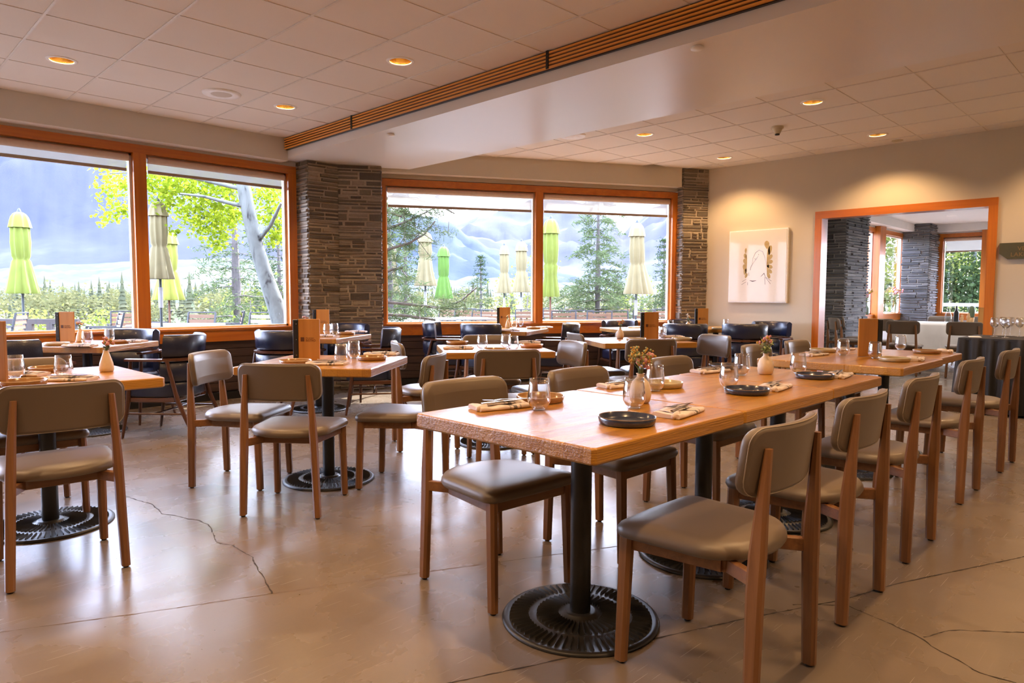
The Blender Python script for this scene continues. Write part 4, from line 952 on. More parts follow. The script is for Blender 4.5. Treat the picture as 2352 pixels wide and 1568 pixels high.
LAY = {
 # long row
 'g': [(1238, 941, 'stemless glass at the left front of the nearest table, before the amber plate'), (1456, 937, 'stemless glass standing in front of the flower vase on the long table row'),
       (1504, 898, 'stemless glass behind the pink flowers on the long table row'), (1674, 891, 'stemless glass beside the second dark blue plate'), (1703, 862, 'stemless glass farther back, left of the round vase'),
       (1833, 858, 'stemless glass beside the farthest dark blue plate'),
       (1936, 816, 'stemless glass left of the right-hand menu board'), (2009, 823, 'stemless glass right of the right-hand menu board, before its black spine'), (2068, 803, 'stemless glass at the back of the right-hand table'),
       (784, 833, 'front one of the two glasses by the menu board left of centre'), (813, 823, 'rear one of the two glasses by the menu board left of centre'),
       (147, 868, 'clear glass at the middle of the left edge table'), (36, 868, 'glass at the left edge beside the tall menu board'),
       (201, 792, 'left glass on the table by the far left window'), (252, 784, 'right glass on the table by the far left window'),
       (1108, 803, 'left glass on the middle table'), (1162, 800, 'rear glass on the middle table'), (1179, 806, 'right glass on the middle table, on a pale napkin'),
       (1521, 776, 'glass right of the orange menu board right of centre'), (1517, 774, 'glass behind the first one right of the menu board right of centre'),
       (752, 769, 'left glass on the table before the stone pillar'), (769, 767, 'right glass on the table before the stone pillar'),
       (1181, 753, 'left glass on the sunlit middle window table'), (1196, 750, 'right glass on the sunlit middle window table'),
       (1540, 757, 'glass on the window table near the corner pillar'), (1667, 753, 'lone glass on the corner table against the beige wall')],
 'p': [('blue', 1440, 972, 'nearest dark blue rimmed plate on the front table'), ('blue', 1715, 903, 'dark blue rimmed plate in the middle of the long row'), ('blue', 1871, 868, 'farthest dark blue rimmed plate on the long row'),
       ('brown', 1241, 921, 'amber plate behind the glass on the front table'), ('olive', 1521, 888, 'olive plate behind the pink flowers'), ('blue', 1667, 846, 'dark rimmed plate hidden behind glasses on the long row'),
       ('olive', 1890, 808, 'thin-rimmed plate left of the right-hand menu board'), ('olive', 2054, 829, 'pale olive plate at the near side of the right-hand table'), ('brown', 2129, 811, 'brown plate at the far right of the right-hand table'),
       ('brown', 679, 835, 'amber plate in front of the menu board left of centre'), ('brown', 855, 826, 'amber plate at the right of the table left of centre'),
       ('brown', 54, 884, 'amber plate at the bottom of the left edge table'), ('brown', 112, 852, 'amber plate behind the clear glass on the left edge table'),
       ('olive', 130, 793, 'pale plate in front of the menu board by the far left window'), ('brown', 270, 788, 'amber plate at the right of the far left window table'),
       ('brown', 1050, 790, 'thin-rimmed amber plate at the left of the middle table'), ('brown', 1138, 807, 'amber plate just above the near chair of the middle table'), ('terra', 1221, 797, 'terracotta plate at the right of the middle table'),
       ('olive', 1461, 782, 'pale plate beside the round white vase'), ('olive', 1566, 781, 'pale plate at the right end of the table right of centre'), ('brown', 795, 768, 'amber plate on the table before the stone pillar'),
       ('brown', 1226, 755, 'brown plate on the sunlit middle window table'), ('olive', 1136, 754, 'plate beside the menu board on the middle window table'), ('olive', 1652, 756, 'plate on the corner table against the beige wall')],
 'n': [(1151, 936, -13, 1, 'striped napkin at the left of the front table'), (1560, 950, 8, 1, 'striped napkin right of the nearest dark blue plate'), (1428, 887, -10, 1, 'striped napkin behind the flower vase'),
       (1632, 854, -10, 1, 'striped napkin at the far left side of the long row'), (1778, 892, 8, 1, 'striped napkin right of the second dark blue plate'), (1926, 864, 8, 1, 'striped napkin right of the farthest dark blue plate'),
       (1870, 816, -8, 1, 'striped napkin at the left end of the right-hand table'), (1934, 804, -8, 0, 'napkin behind the glass of the right-hand table'), (2102, 826, 12, 0, 'napkin right of the pale olive plate'), (2170, 808, 12, 0, 'napkin at the far right end of the right-hand table'),
       (752, 837, -44, 1, 'napkin with cutlery before the two glasses left of centre'), (877, 815, -44, 0, 'napkin behind the right amber plate left of centre'),
       (158, 873, -40, 1, 'napkin with cutlery on the left edge table'), (48, 863, -40, 0, 'napkin behind the left edge glass'), (183, 796, -44, 0, 'napkin before the glasses of the far left window table'), (303, 785, -44, 0, 'napkin at the right end of the far left window table'),
       (1054, 801, -42, 0, 'rolled striped napkin at the left front of the middle table'), (1212, 788, -42, 0, 'napkin behind the terracotta plate'), (1183, 809, -40, 0, 'napkin under the right glass of the middle table'),
       (1545, 775, -40, 0, 'napkin on the table right of centre'), (742, 773, -40, 0, 'napkin left of the glasses on the pillar table'), (818, 763, -40, 0, 'napkin at the right end of the pillar table'),
       (1172, 760, -40, 0, 'napkin at the front of the sunlit middle window table'), (1250, 753, -40, 0, 'napkin at the right end of the sunlit middle window table'), (1463, 753, -40, 0, 'napkin on the window table behind the round white vase')]}
for px, py, lb in LAY['g']: x, y = at(px, py); gl(x, y, 0, lb)
for k, px, py, lb in LAY['p']: x, y = at(px, py); pl(k, x, y, lb)
for px, py, rot, cut, lb in LAY['n']: x, y = at(px, py); nap(x, y, rot, lb, cut, 1 if px not in (1183,) else .7)
vs('egg', 1470, 924, 'tall cream vase behind a glass on the long table row', 'bloom', 3, 'pink blossom and ochre buds in the vase on the long table row', 1.12)
vs('egg', 1758, 859, 'round-shouldered cream vase near the far end of the long row', 'leafy', 5, 'sage leaves and small pink flowers in the round-shouldered vase', 1.10)
vs('drop', 245, 853, 'teardrop cream vase on the left edge table', 'small', 8, 'small dried flowers in the teardrop vase at the left', 1.0)
vs('egg', 1424, 777, 'round white vase on the table right of centre', 'small', 10, 'green sprig in the round white vase right of centre', 1.0)
vs('drop', 185, 785, 'small tan vase partly behind the far left menu board', 'wisp', 12, 'dark sprig beside the far left menu board', 1.0)
vs('egg', 702, 766, 'vase hidden behind the front menu board left of centre', 'small', 14, 'pale purple flowers peeking over the front menu board left of centre', 1.0)
vs('drop', 1166, 753, 'small grey vase beside the middle window menu board', 'wisp', 16, 'little dark sprig beside the middle window menu board', .9)
vs('egg', 1580, 757, 'small white vase before the far right pillar', 'small', 17, 'white and green flowers before the far right pillar', 1.0)
mn(706, 826, -52, 'wooden menu board with a black spine on the table left of centre')
mn(152, 784, -52, 'wooden menu board with a black spine at the far left window')
mn(739, 767, -50, 'wooden menu board on the table before the stone pillar, behind another one')
mn(1157, 751, -44, 'wooden menu board under the left half of the middle window')
mn(1492, 779, -42, 'orange wooden menu board on the table right of centre')
mn(1611, 756, -36, 'wooden menu board in front of the corner pillar and beige wall')
mn(1996, 818, 142, 'wooden menu board seen from the back on the right-hand table, spine at its right')
mn(-20, 884, -60, 'tall wooden menu board cut off by the left edge of the picture', 1.12)
# wine glasses on the skirted table
wg = mk('wine_glass', 'wine glass')
m_ = MB(); m_.lathe([(0, .001), (.034, .002), (.033, .004), (.006, .009), (.0038, .02), (.0038, .085), (.007, .094), (.024, .104), (.037, .122), (.041, .142), (.037, .172), (.032, .198), (.0313, .198), (.0362, .172), (.040, .142), (.036, .123), (.023, .106), (0, .098)], 32); m_.build('bowl_and_stem', M['glass'], wg)
for i, (px, py, lb) in enumerate(((2283, 773, 'wine glass standing apart at the left of the group'), (2303, 770, 'wine glass second from the left in the group'), (2309, 776, 'wine glass at the front of the group, third from the left'), (2320, 771, 'wine glass fourth from the left in the group'),
                  (2327, 770, 'wine glass fifth from the left in the group'), (2334, 770, 'wine glass sixth from the left in the group'), (2341, 773, 'wine glass seventh from the left in the group'), (2349, 770, 'wine glass at the right picture edge'))):
    p = onz(px, py, .757); place(wg, USED, (p.x, p.y, .7575), 0, lb, 'wine glass', 'wine glasses on the skirted table')
r = empty('folded_paper', (8.42, 1.64, .7575), .3); tag(r, 'white folded paper on the corner of the skirted table', 'paper'); m_ = MB(); m_.box((-.09, -.05, 0), (.09, .05, .006)); m_.build('sheet', M['cloth'], r)
# things on the clothed table of the next room
def simple(name, prof, mat, loc, lb, cat, part='body', n=20):
    r = empty(name, loc); tag(r, lb, cat); m_ = MB(); m_.lathe(prof, n); m_.build(part, mat, r); return r
tz = .743
simple('water_carafe', [(0, 0), (.045, 0), (.048, .02), (.048, .13), (.025, .19), (.020, .25), (.024, .26)], M['carafe'], (12.95, 2.90, tz), 'clear glass water carafe on the white-clothed table', 'carafe')
simple('bottle', [(0, 0), (.035, 0), (.037, .01), (.037, .17), (.014, .22), (.014, .28), (0, .28)], M['black'], (13.1, 2.82, tz), 'black bottle behind the water carafe on the white-clothed table', 'bottle')
simple('pepper_mill', [(0, 0), (.026, 0), (.024, .03), (.016, .06), (.024, .085), (.020, .11), (.014, .125), (.018, .14), (0, .15)], M['mill'], (12.72, 2.66, tz), 'left turned wooden mill on the white-clothed table', 'pepper mill')
simple('pepper_mill', [(0, 0), (.029, 0), (.027, .035), (.018, .07), (.028, .10), (.024, .13), (.014, .145), (.02, .165), (0, .175)], M['mill'], (12.75, 2.58, tz), 'right turned wooden mill on the white-clothed table', 'pepper mill')
ca = simple('potted_cactus', [(0, 0), (.035, 0), (.04, .06), (.042, .10), (.036, .10), (0, .095)], M['mill'], (13.05, 2.60, tz), 'small green cactus behind the wooden mills', 'cactus', 'pot')
m_ = MB(); m_.lathe([(.0, .095), (.034, .10), (.044, .15), (.043, .22), (.032, .27), (.0, .285)], 16); m_.build('cactus_body', M['cactus'], ca)
place(PM, USED, (13.0, 2.42, tz), R(75), 'menu board on the white-clothed table in the next room', 'menu', 'wooden menu boards standing on the tables')
# vases on the sill of the next room
for i, (x, h, mt, lb, fk) in enumerate(((15.1, .24, 'cactus', 'green bottle vase on the next room sill, nearest the doorway', 'wisp'), (16.25, .22, 'carafe', 'clear bottle vase in the middle of the next room sill', 'green'), (17.0, .20, 'glassbase', 'clear bottle vase beside the second stone pillar', 'small'))):
    simple('bottle_vase', [(0, 0), (.05, 0), (.055, .02), (.052, h*.55), (.02, h*.8), (.02, h)], M[mt], (x, 4.84, .803), lb, 'vase')
    f = sprig(fk, 30+i); f.location = (x, 4.84, .803+h); f.scale = (5, 5, 5.5); f['label'] = ['dry brown stems in the green sill vase of the next room', 'tall leafy green stems on the next room sill', 'pale feathery stems beside the second stone pillar'][i]
# ================================================================== OUTDOORS
from mathutils import noise as MN
def tagged(o, lb, cat, grp=None): return tag(o, lb, cat, grp)
m_ = MB(); n = 64
# patio paving: a wide terrace around the building
m_.add([(-16, 7.94, -.03), (9.0, 7.94, -.03), (9.0, 30, -.03), (-16, 30, -.03)], [(0, 1, 2, 3)])
m_.add([(9.0, 4.9, -.03), (18.3, 5.0, -.03), (18.3, -6, -.03), (32, -6, -.03), (32, 30, -.03), (9.0, 30, -.03)], [(0, 1, 2, 3, 4, 5)])
m_.add([(4.0, 7.94, -.031), (9.0, 4.9, -.031), (9.0, 7.94, -.031)], [(0, 1, 2)])
pv = m_.build('patio_paving', M['deck']); struct(pv)
# terrace stops here; the valley lies lower
def ridge(name, mat, px0, px1, R0, R1, z0, crest, rough, back=1.25, nseg=150, nrad=26, seed=0, powr=1.2):
    vs_ = []; fs = []
    def cr(px):
        for i in range(len(crest)-1):
            if crest[i][0] <= px <= crest[i+1][0]:
                f = (px-crest[i][0])/(crest[i+1][0]-crest[i][0]); f = f*f*(3-2*f); return crest[i][1]*(1-f)+crest[i+1][1]*f
        return crest[0][1] if px < crest[0][0] else crest[-1][1]
    rad = [R0+(R1-R0)*k/nrad for k in range(nrad+1)]+[R1*1.06, R1*back]
    for i in range(nseg+1):
        px = px0+(px1-px0)*i/nseg; c = hz(cr(px), R1)
        for k, rd in enumerate(rad):
            p = far(px, rd); s = min(1, (rd-R0)/(R1-R0)); h = z0+(c-z0)*s**powr
            if k > nrad: h = c*(.9 if k == nrad+1 else .45)
            nz = MN.fractal(Vector((p.x, p.y, seed*50))*(6.0/(R1-R0)), .9, 2.1, 6)*rough*(R1-R0)*(s*(1-s)*3.2 + .12*s)
            vs_.append((p.x, p.y, h+nz))
    m = len(rad)
    for i in range(nseg):
        for k in range(m-1): a = i*m+k; fs.append((a, a+m, a+m+1, a+1))
    mb = MB(); mb.add(vs_, fs, 0, True); return mb.build(name, mat)
g_ = MB(); g_.add([(-700, -100, -4), (1500, -400, -4), (1500, 1400, -4), (-700, 1400, -4)], [(0, 1, 2, 3)]); struct(g_.build('valley_ground', M['ground']))
tagged(ridge('mountain', M['mtn'], -420, 900, 1300, 3000, 40, [(-420, -60), (0, 40), (300, 120), (700, 330), (900, 470)], .05, seed=1), 'huge limestone mountain coloured haze-blue, filling the left window', 'mountain')
tagged(ridge('mountain', M['mtn'], 800, 1900, 1500, 3600, 20, [(800, 560), (960, 560), (1050, 517), (1110, 497), (1180, 470), (1260, 440), (1340, 470), (1400, 500), (1428, 536), (1455, 512), (1500, 478), (1545, 450), (1700, 430), (1900, 450)], .05, seed=2), 'mountain range with pale haze in its colour behind the middle window', 'mountain')
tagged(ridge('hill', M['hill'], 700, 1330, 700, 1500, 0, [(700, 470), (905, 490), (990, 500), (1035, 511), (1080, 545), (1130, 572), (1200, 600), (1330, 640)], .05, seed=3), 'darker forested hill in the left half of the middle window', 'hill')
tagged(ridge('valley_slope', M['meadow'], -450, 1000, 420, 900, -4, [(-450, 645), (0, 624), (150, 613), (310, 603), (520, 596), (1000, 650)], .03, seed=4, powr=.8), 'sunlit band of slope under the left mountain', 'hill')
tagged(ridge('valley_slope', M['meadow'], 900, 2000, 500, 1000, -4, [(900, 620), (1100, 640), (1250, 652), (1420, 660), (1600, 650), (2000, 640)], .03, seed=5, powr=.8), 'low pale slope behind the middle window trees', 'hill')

def needles(mb, c, rnd, r_, n, l=.10, w_=.012, droop=.0):
    c = Vector(c)
    for _ in range(n):
        d = Vector((rnd.gauss(0, 1), rnd.gauss(0, 1), rnd.gauss(0, .5)-droop)).normalized(); p = c + Vector((rnd.gauss(0, r_), rnd.gauss(0, r_), rnd.gauss(0, r_*.45)))
        s = d.cross(Vector((rnd.random()-.5, rnd.random()-.5, rnd.random()-.5))).normalized()*w_; q = p+d*l*rnd.uniform(.5, 1.2)
        mb.add([tuple(p-s), tuple(p+s), tuple(q)], [(0, 1, 2)])
def conifer(name, px, depth, zt, zb, wmax, lb, seed, mat='pine', dens=1.0, trunk=.10, gaps=.12, grp=None, low=.12, cp=.75, nl=.13):
    rnd = random.Random(seed); base = far(px, depth, 0); r = empty(name, (base.x, base.y, zb)); tag(r, lb, 'tree', grp); H_ = zt-zb
    m_ = MB(); m_.tube([(0, 0, 0), (.05, .03, H_*.5), (0, 0, H_*.98)], [trunk, trunk*.6, .015], 10); m_.build('trunk', M['bark'], r)
    f = MB(); br = MB(); z = H_*low; step = max(.18, H_/26)
    while z < H_*.985:
        fr = 1-z/H_; L = wmax*(fr**cp)*rnd.uniform(.75, 1.1)+.05; nb = max(4, int(7*fr)+3)
        for k in range(nb):
            if rnd.random() < gaps: continue
            a = 2*math.pi*k/nb+rnd.uniform(-.4, .4); l = L*rnd.uniform(.55, 1.15); ns = max(3, int(l/.16)); pts = []
            for q in range(ns+1): u = q/ns; pts.append((math.cos(a)*l*u, math.sin(a)*l*u, z+l*(.10*u-.28*u*u)+rnd.uniform(-.02, .02)))
            br.tube(pts, [.016*(1-.8*q/ns)*max(.5, fr*1.4) for q in range(ns+1)], 4)
            for q in range(1, ns+1): needles(f, pts[q], rnd, .055+.05*l*.35, int((13 if q > ns*.35 else 6)*dens), nl, .013, .2)
        z += step*rnd.uniform(.7, 1.2)
    needles(f, (0, 0, H_*.97), rnd, .05, int(20*dens), .1)
    br.build('branches', M['twig'], r); f.build('foliage', M[mat], r); return r
conifer('spruce_tree', 1372, 16, hz(440, 16), -1.0, 1.25, 'big dark conifer in the right half of the middle window', 2, dens=2.3, trunk=.12, gaps=.22, cp=.42, nl=.15)
conifer('spruce_tree', 1104, 26, hz(583, 26), -1.5, .85, 'small pointed spruce between the umbrellas of the middle window', 3, 'spruce', .9)
conifer('spruce_tree', 1524, 22, hz(545, 22), -1.5, 1.0, 'slender spruce at the right edge of the middle window', 4, 'spruce', 1.0)
conifer('spruce_tree', 1550, 18, hz(500, 18), -1.5, 1.1, 'taller spruce cut off by the right post of the middle window', 5, 'spruce', 1.0)
conifer('spruce_tree', 1418, 24, hz(622, 24), -1.5, .8, 'small conifer behind the sand umbrella at the right', 6, 'spruce', .8)
conifer('spruce_tree', 930, 19, hz(478, 19), -1.0, 1.5, 'feathery conifer at the left of the middle window', 7, 'spruce', 1.0)
conifer('pine_tree', 540, 15, hz(395, 15), -1.2, 2.1, 'gnarled pine behind the birch in the second window', 8, 'pine', 1.3, .17, .30, low=.10)
conifer('spruce_tree', 640, 18, hz(470, 18), -1.2, 1.6, 'dark conifer right behind the birch trunk', 9, 'spruce', 1.0)
conifer('spruce_tree', 895, 14, hz(455, 14), -1.0, 1.2, 'conifer hidden by the stone pillar at the middle window edge', 10, 'pine', 1.0)

def leafcloud(mb, c, rad, n, rnd, size, flat=.6):
    for _ in range(n):
        u = Vector((rnd.gauss(0, 1), rnd.gauss(0, 1), rnd.gauss(0, flat))); u = u*(rad/2.0); p = Vector(c)+u
        a = Vector((rnd.gauss(0, 1), rnd.gauss(0, 1), rnd.gauss(0, .6))).normalized(); b_ = a.cross(Vector((rnd.gauss(0, 1), rnd.gauss(0, 1), rnd.gauss(0, 1)))).normalized(); s = size*rnd.uniform(.6, 1.25)
        mb.add([tuple(p-a*s), tuple(p-a*s*.2+b_*s*.8), tuple(p+a*s), tuple(p-a*s*.2-b_*s*.8)], [(0, 1, 2, 3)])
rnd = random.Random(21); bd = 10.0
bi = empty('birch_tree', far(655, bd, -.03)); tag(bi, 'leaning white birch with yellow-green leaves in the second window', 'tree')
o0 = bi.location
def rel(px, py, dp): q = far(px, dp, hz(py, dp)); return tuple(q - o0)
m_ = MB(); trunk = [(668, 800, 32), (650, 752, 25), (632, 700, 21), (612, 640, 18.5), (592, 570, 17), (577, 500, 16.5), (563, 420, 16), (548, 330, 14), (540, 220, 12)]
m_.tube([(0, 0, 0)]+[rel(x, y, bd) for x, y, w_ in trunk], [.22]+[w_/1591*bd*.93 for x, y, w_ in trunk], 16); m_.build('trunk', M['birch'], bi)
m_ = MB(); br = [[(566, 440), (500, 425), (430, 410), (350, 400), (260, 405)], [(563, 420), (500, 390), (400, 370), (300, 380)], [(592, 560), (625, 520), (650, 470)], [(575, 480), (530, 470), (470, 455), (420, 450)], [(563, 420), (620, 380), (700, 370)]]
for b_ in br: m_.tube([rel(x, y, bd-.12*i) for i, (x, y) in enumerate(b_)], [.035*(1-.2*i) for i in range(len(b_))], 7)
m_.build('branches', M['birch'], bi)
lf = MB()
for x, y, rad, n in ((360, 425, .33, 170), (395, 440, .36, 190), (430, 430, .42, 240), (470, 440, .42, 240), (510, 440, .40, 220), (540, 430, .3, 130), (350, 400, .4, 200), (420, 400, .5, 240), (500, 400, .5, 240), (455, 480, .36, 200), (490, 500, .36, 210), (520, 480, .32, 180), (470, 520, .28, 130), (500, 545, .26, 130), (515, 515, .26, 130), (540, 500, .22, 90),
                     (425, 495, .24, 90), (405, 535, .12, 26), (500, 570, .14, 50), (615, 455, .26, 130), (640, 480, .26, 140), (625, 510, .24, 120), (650, 540, .24, 120), (630, 545, .2, 80), (640, 440, .3, 150), (262, 412, .22, 60), (250, 435, .18, 46), (275, 450, .2, 60), (290, 430, .22, 70), (275, 480, .18, 80), (262, 500, .17, 70), (300, 490, .14, 40), (240, 460, .12, 18), (245, 520, .09, 14), (385, 470, .22, 80), (600, 380, .6, 260), (300, 370, .5, 200), (450, 350, .6, 260)):
    leafcloud(lf, rel(x, y, bd+rnd.uniform(.15, .7)), rad, int(n*1.25), rnd, .032)
lf.build('leaves', M['aspenleaf'], bi)
# pine branches reaching in front of the middle window from the left
rnd = random.Random(5); pb = empty('pine_tree', far(845, 11.2, -.03)); tag(pb, 'near pine reaching its long branches across the left of the middle window', 'tree'); o0 = pb.location
m_ = MB(); m_.tube([(0, 0, 0), (0, 0, 5.2)], [.16, .09], 12); m_.build('trunk', M['bark'], pb)
m_ = MB(); f = MB()
for b_ in ([(845, 560), (890, 528), (930, 513), (965, 497), (1000, 480)], [(845, 600), (892, 574), (940, 560), (975, 540), (1000, 510)], [(845, 470), (900, 455), (960, 460), (1010, 475), (1045, 493)], [(845, 640), (900, 620), (925, 615)], [(845, 690), (950, 700), (1020, 708), (1060, 690), (1095, 660)], [(845, 720), (930, 725), (1000, 735)], [(845, 500), (895, 490), (925, 500)]):
    pts = [rel(x, y, 10.4+.1*i) for i, (x, y) in enumerate(b_)]; m_.tube(pts, [.03*(1-.16*i) for i in range(len(pts))], 6)
    for i in range(len(pts)-1):
        for k in range(6):
            p = Vector(pts[i]).lerp(Vector(pts[i+1]), k/6)
            if i == 0 and len(b_) > 3 and k < 2: continue
            q = p + Vector((rnd.gauss(0, .12), rnd.gauss(0, .12), rnd.gauss(-.02, .11))); m_.tube([tuple(p), tuple(q)], .006, 4); needles(f, q, rnd, .065, 64, .11, .0055)
m_.build('branches', M['twig'], pb); f.build('foliage', M['pine'], pb)
# shrubs
def shrub(px, py, depth, rad, mat, lb, n=260, seed=1, zb=-.03, size=.05):
    r_ = random.Random(seed); p = far(px, depth, zb); r = empty('shrub', p); tag(r, lb, 'shrub', 'shrubs around the patio'); m_ = MB(); z = hz(py, depth)-zb
    m_.tube([(0, 0, 0), (0, 0, z)], [.03, .012], 6); m_.build('stem', M['twig'], r); f = MB()
    for k in range(5): leafcloud(f, (r_.gauss(0, rad*.4), r_.gauss(0, rad*.4), z*r_.uniform(.35, 1)), rad, n//4, r_, size, .8)
    f.build('foliage', M[mat], r)
for i, a in enumerate(((1455, 655, 23, .7, 'shrub', 'yellow-green shrub beside the conifer, under the sand umbrella'), (1212, 610, 24, .8, 'shrub', 'tall light green tree top beside the orange window post'), (1170, 700, 22, .6, 'shrub', 'light green bush left of the orange window post'), (960, 720, 21, .8, 'paleshrub', 'pale bush behind the patio tables at the left of the middle window'),
        (1085, 712, 22, .7, 'paleshrub', 'pale bush under the small spruce'), (1290, 700, 23, .9, 'paleshrub', 'pale bush right of the orange window post'), (600, 730, 14, .5, 'shrub', 'bright bush beside the birch foot'), (575, 690, 17, .8, 'shrub', 'green bush behind the birch trunk'), (85, 732, 18, .5, 'shrub', 'bright bush behind the deck rail, second from the left'), (14, 740, 19, .6, 'shrub', 'bright bush at the far left behind the deck rail'), (225, 732, 19, .5, 'shrub', 'bright bush behind the white-slatted patio chair'), (440, 735, 19, .7, 'paleshrub', 'pale bush behind the round-edged patio table'))):
    shrub(*a, seed=40+i)
# the valley forest: individual conifers, sharing one mesh
pf_ = empty('valley_conifer'); tag(pf_, None, 'tree', 'distant conifers on the valley floor'); m_ = MB(); rnd = random.Random(2)
m_.tube([(0, 0, 0), (0, 0, .2)], .02, 5); m_.build('trunk', M['bark'], pf_); f = MB()
for k in range(15):
    z0 = .08+k*.06; r0 = .17*(1-k/15.5)*rnd.uniform(.8, 1.15); nn = 9
    f.add([(r0*rnd.uniform(.65, 1.15)*math.cos(2*math.pi*j/nn+k), r0*rnd.uniform(.65, 1.15)*math.sin(2*math.pi*j/nn+k), z0-rnd.uniform(0, .02)) for j in range(nn)]+[(0, 0, z0+.12)], [(j, (j+1) % nn, nn) for j in range(nn)])
f.build('crown', M['forest'], pf_)
pa_ = empty('valley_aspen'); tag(pa_, None, 'tree', 'distant leafy trees on the valley floor'); m_ = MB(); m_.tube([(0, 0, 0), (0, 0, .5)], .02, 5); m_.build('trunk', M['twig'], pa_); f = MB()
for k in range(9): leafcloud(f, (rnd.gauss(0, .12), rnd.gauss(0, .12), rnd.uniform(.3, .9)), .28, 60, rnd, .035, .9)
f.build('crown', M['forest2'], pa_)
rnd = random.Random(77); spots = []
kept = []
for a_, c_, d0, d1, cnt in ((-30, 700, 75, 230, 170), (890, 1560, 90, 260, 80)):
    n_ = 0
    while n_ < cnt:
        q = (rnd.uniform(a_, c_), rnd.uniform(d0, d1)); p = far(*q)
        if n_ < 2000 and all((p-o_).length > 2.6 for o_ in kept): kept.append(p); spots.append(q); n_ += 1
for i, (px, dp) in enumerate(sorted(spots, key=lambda q: q[1])):
    h = rnd.uniform(3.6, 6.8)+dp*.012; asp = i % 5 < 2
    o = place(pa_ if asp else pf_, USED, far(px, dp, -4.0), rnd.uniform(0, 6), 'distant pale leafy tree in the forest strip beyond the patio' if asp else 'distant valley conifer in the forest strip beyond the patio', 'tree', 'distant leafy trees on the valley floor' if asp else 'distant conifers on the valley floor')
    k = h*rnd.uniform(.8, 1.2); o.scale = (k, k, h*(.75 if asp else 1))
# woods behind the next room
for i, (px, dp, py, wd_, lb) in enumerate(((1940, 30, 470, 1.6, 'left'), (1990, 25, 500, 1.4, 'second'), (2065, 37, 490, 1.8, 'third'), (2150, 26, 500, 1.5, 'fourth'), (2190, 38, 480, 2.2, 'fifth'), (2232, 31, 520, 1.5, 'sixth'), (2290, 25, 500, 1.5, 'rightmost'))):
    r_ = random.Random(60+i); p = far(px, dp, -.03); r = empty('broadleaf_tree', p); tag(r, 'green tree outside the next room windows, %s from the left' % lb if lb not in ('left', 'rightmost') else '%s green tree outside the next room windows' % ('leftmost' if lb == 'left' else lb), 'tree', 'trees outside the next room')
    m_ = MB(); m_.tube([(0, 0, 0), (.1, 0, 3), (0, .1, 5)], [.18, .12, .05], 8); m_.build('trunk', M['birch' if i % 2 else 'bark'], r); f = MB()
    for k in range(16): leafcloud(f, (r_.gauss(0, wd_*.4), r_.gauss(0, wd_*.4), r_.uniform(.5, 5.4)), 1.15, 330, r_, .075, .8)
    f.build('foliage', M['shrub' if i in (1, 5) else 'paleshrub' if i in (2, 4) else 'spruce'], r)
# patio umbrellas, closed
def umbrella(px, depth, ytop, ybot, wpx, mat, lb, pole='poled', sleeve=True, waist=.42, wt=.62, lean=0.0, seed=1):
    zb = hz(ybot, depth); zt = hz(ytop, depth); p = far(px, depth, -.03); r = empty('patio_umbrella', p); tag(r, lb, 'umbrella', 'closed patio umbrellas'); rn = random.Random(seed)
    off = .03; zb += off; zt += off; H_ = zt-zb; rw = wpx/2/1591*depth
    def fold(z, rad, k0, amp=.22):
        nf = 9; q = []
        for k in range(54):
            t = 2*math.pi*k/54; s = 1+amp*math.cos(nf*t+k0)*abs(math.cos(nf*t*.5+.7)); e = lean*max(0, (1-(z-zb)/H_)-.35)*2.2*max(0, math.cos(t)); q.append(((rad*s+e*rw)*math.cos(t)*1.0, rad*s*math.sin(t), z))
        return q
    m_ = MB(); S_ = []
    for f_, k in ((0.0, .97), (.015, 1.0), (.12, .86), (.28, .66), (waist-.03, wt*.86), (waist, wt*.70), (waist+.03, wt*.82), (.62, wt*.93), (.80, wt*.88), (.90, wt*.6), (.93, .3)):
        S_.append(fold(zb+H_*f_+(0 if f_ > .01 else .0), rw*k, f_*2.2, .24 if f_ < .9 else .05))
    m_.loft(S_, 0, True, False); cb = m_.build('canopy', M[mat], r)
    m_ = MB(); m_.loft([fold(zb+H_*f_, rw*k, 1.5, .13) for f_, k in ((.80, wt*1.16), (.83, wt*1.10), (.88, wt*1.0), (.93, wt*.86), (.965, wt*.64), (.985, wt*.36), (.995, wt*.08))], 0, True, False); m_.build('vent_cap', M[mat], r)
    m_ = MB(); m_.lathe([(.02, zt-.12), (.034, zt-.05), (.036, zt-.01), (.022, zt+.03), (.006, zt+.05)], 12, cap=True); m_.build('finial', M['poled'], r)
    m_ = MB(); m_.tube([(0, 0, 0), (0, 0, zt-.1)], .02, 10); m_.build('pole', M[pole], r)
    m_ = MB(); m_.lathe([(.0, 0), (.24, .0), (.24, .05), (.04, .08), (.0, .08)], 24); m_.build('base', M['poled'], r)
    if sleeve: m_ = MB(); m_.tube([(0, 0, zb-.42), (0, 0, zb-.12)], .034, 10); m_.build('sleeve', M['sleeve'], r)
umbrella(52, 12.2, 490, 677, 60, 'lime', 'lime closed umbrella in the far left window', sleeve=False, seed=1)
umbrella(369, 10.2, 465, 643, 56, 'sand', 'sand closed umbrella beside the left orange post, tied at the waist', waist=.42, seed=2)
umbrella(388, 13.5, 532, 691, 62, 'yellow', 'yellow-green closed umbrella behind the sand one', 'polew', False, seed=3)
umbrella(895, 15.5, 560, 679, 44, 'sand', 'sand closed umbrella cut off by the stone pillar', seed=4)
umbrella(977, 15.0, 533, 657, 46, 'sand', 'sand closed umbrella behind the pine branches', seed=5, waist=.52)
umbrella(1019, 19.0, 566, 686, 38, 'green', 'bright green closed umbrella in the middle window', sleeve=False, seed=6)
umbrella(1158, 19.0, 563, 673, 31, 'sand', 'slim sand umbrella, left of the pair near the orange post', seed=7, wt=.62)
umbrella(1197, 17.5, 554, 671, 38, 'sand', 'wider sand umbrella next to the orange window post', seed=8, wt=.62)
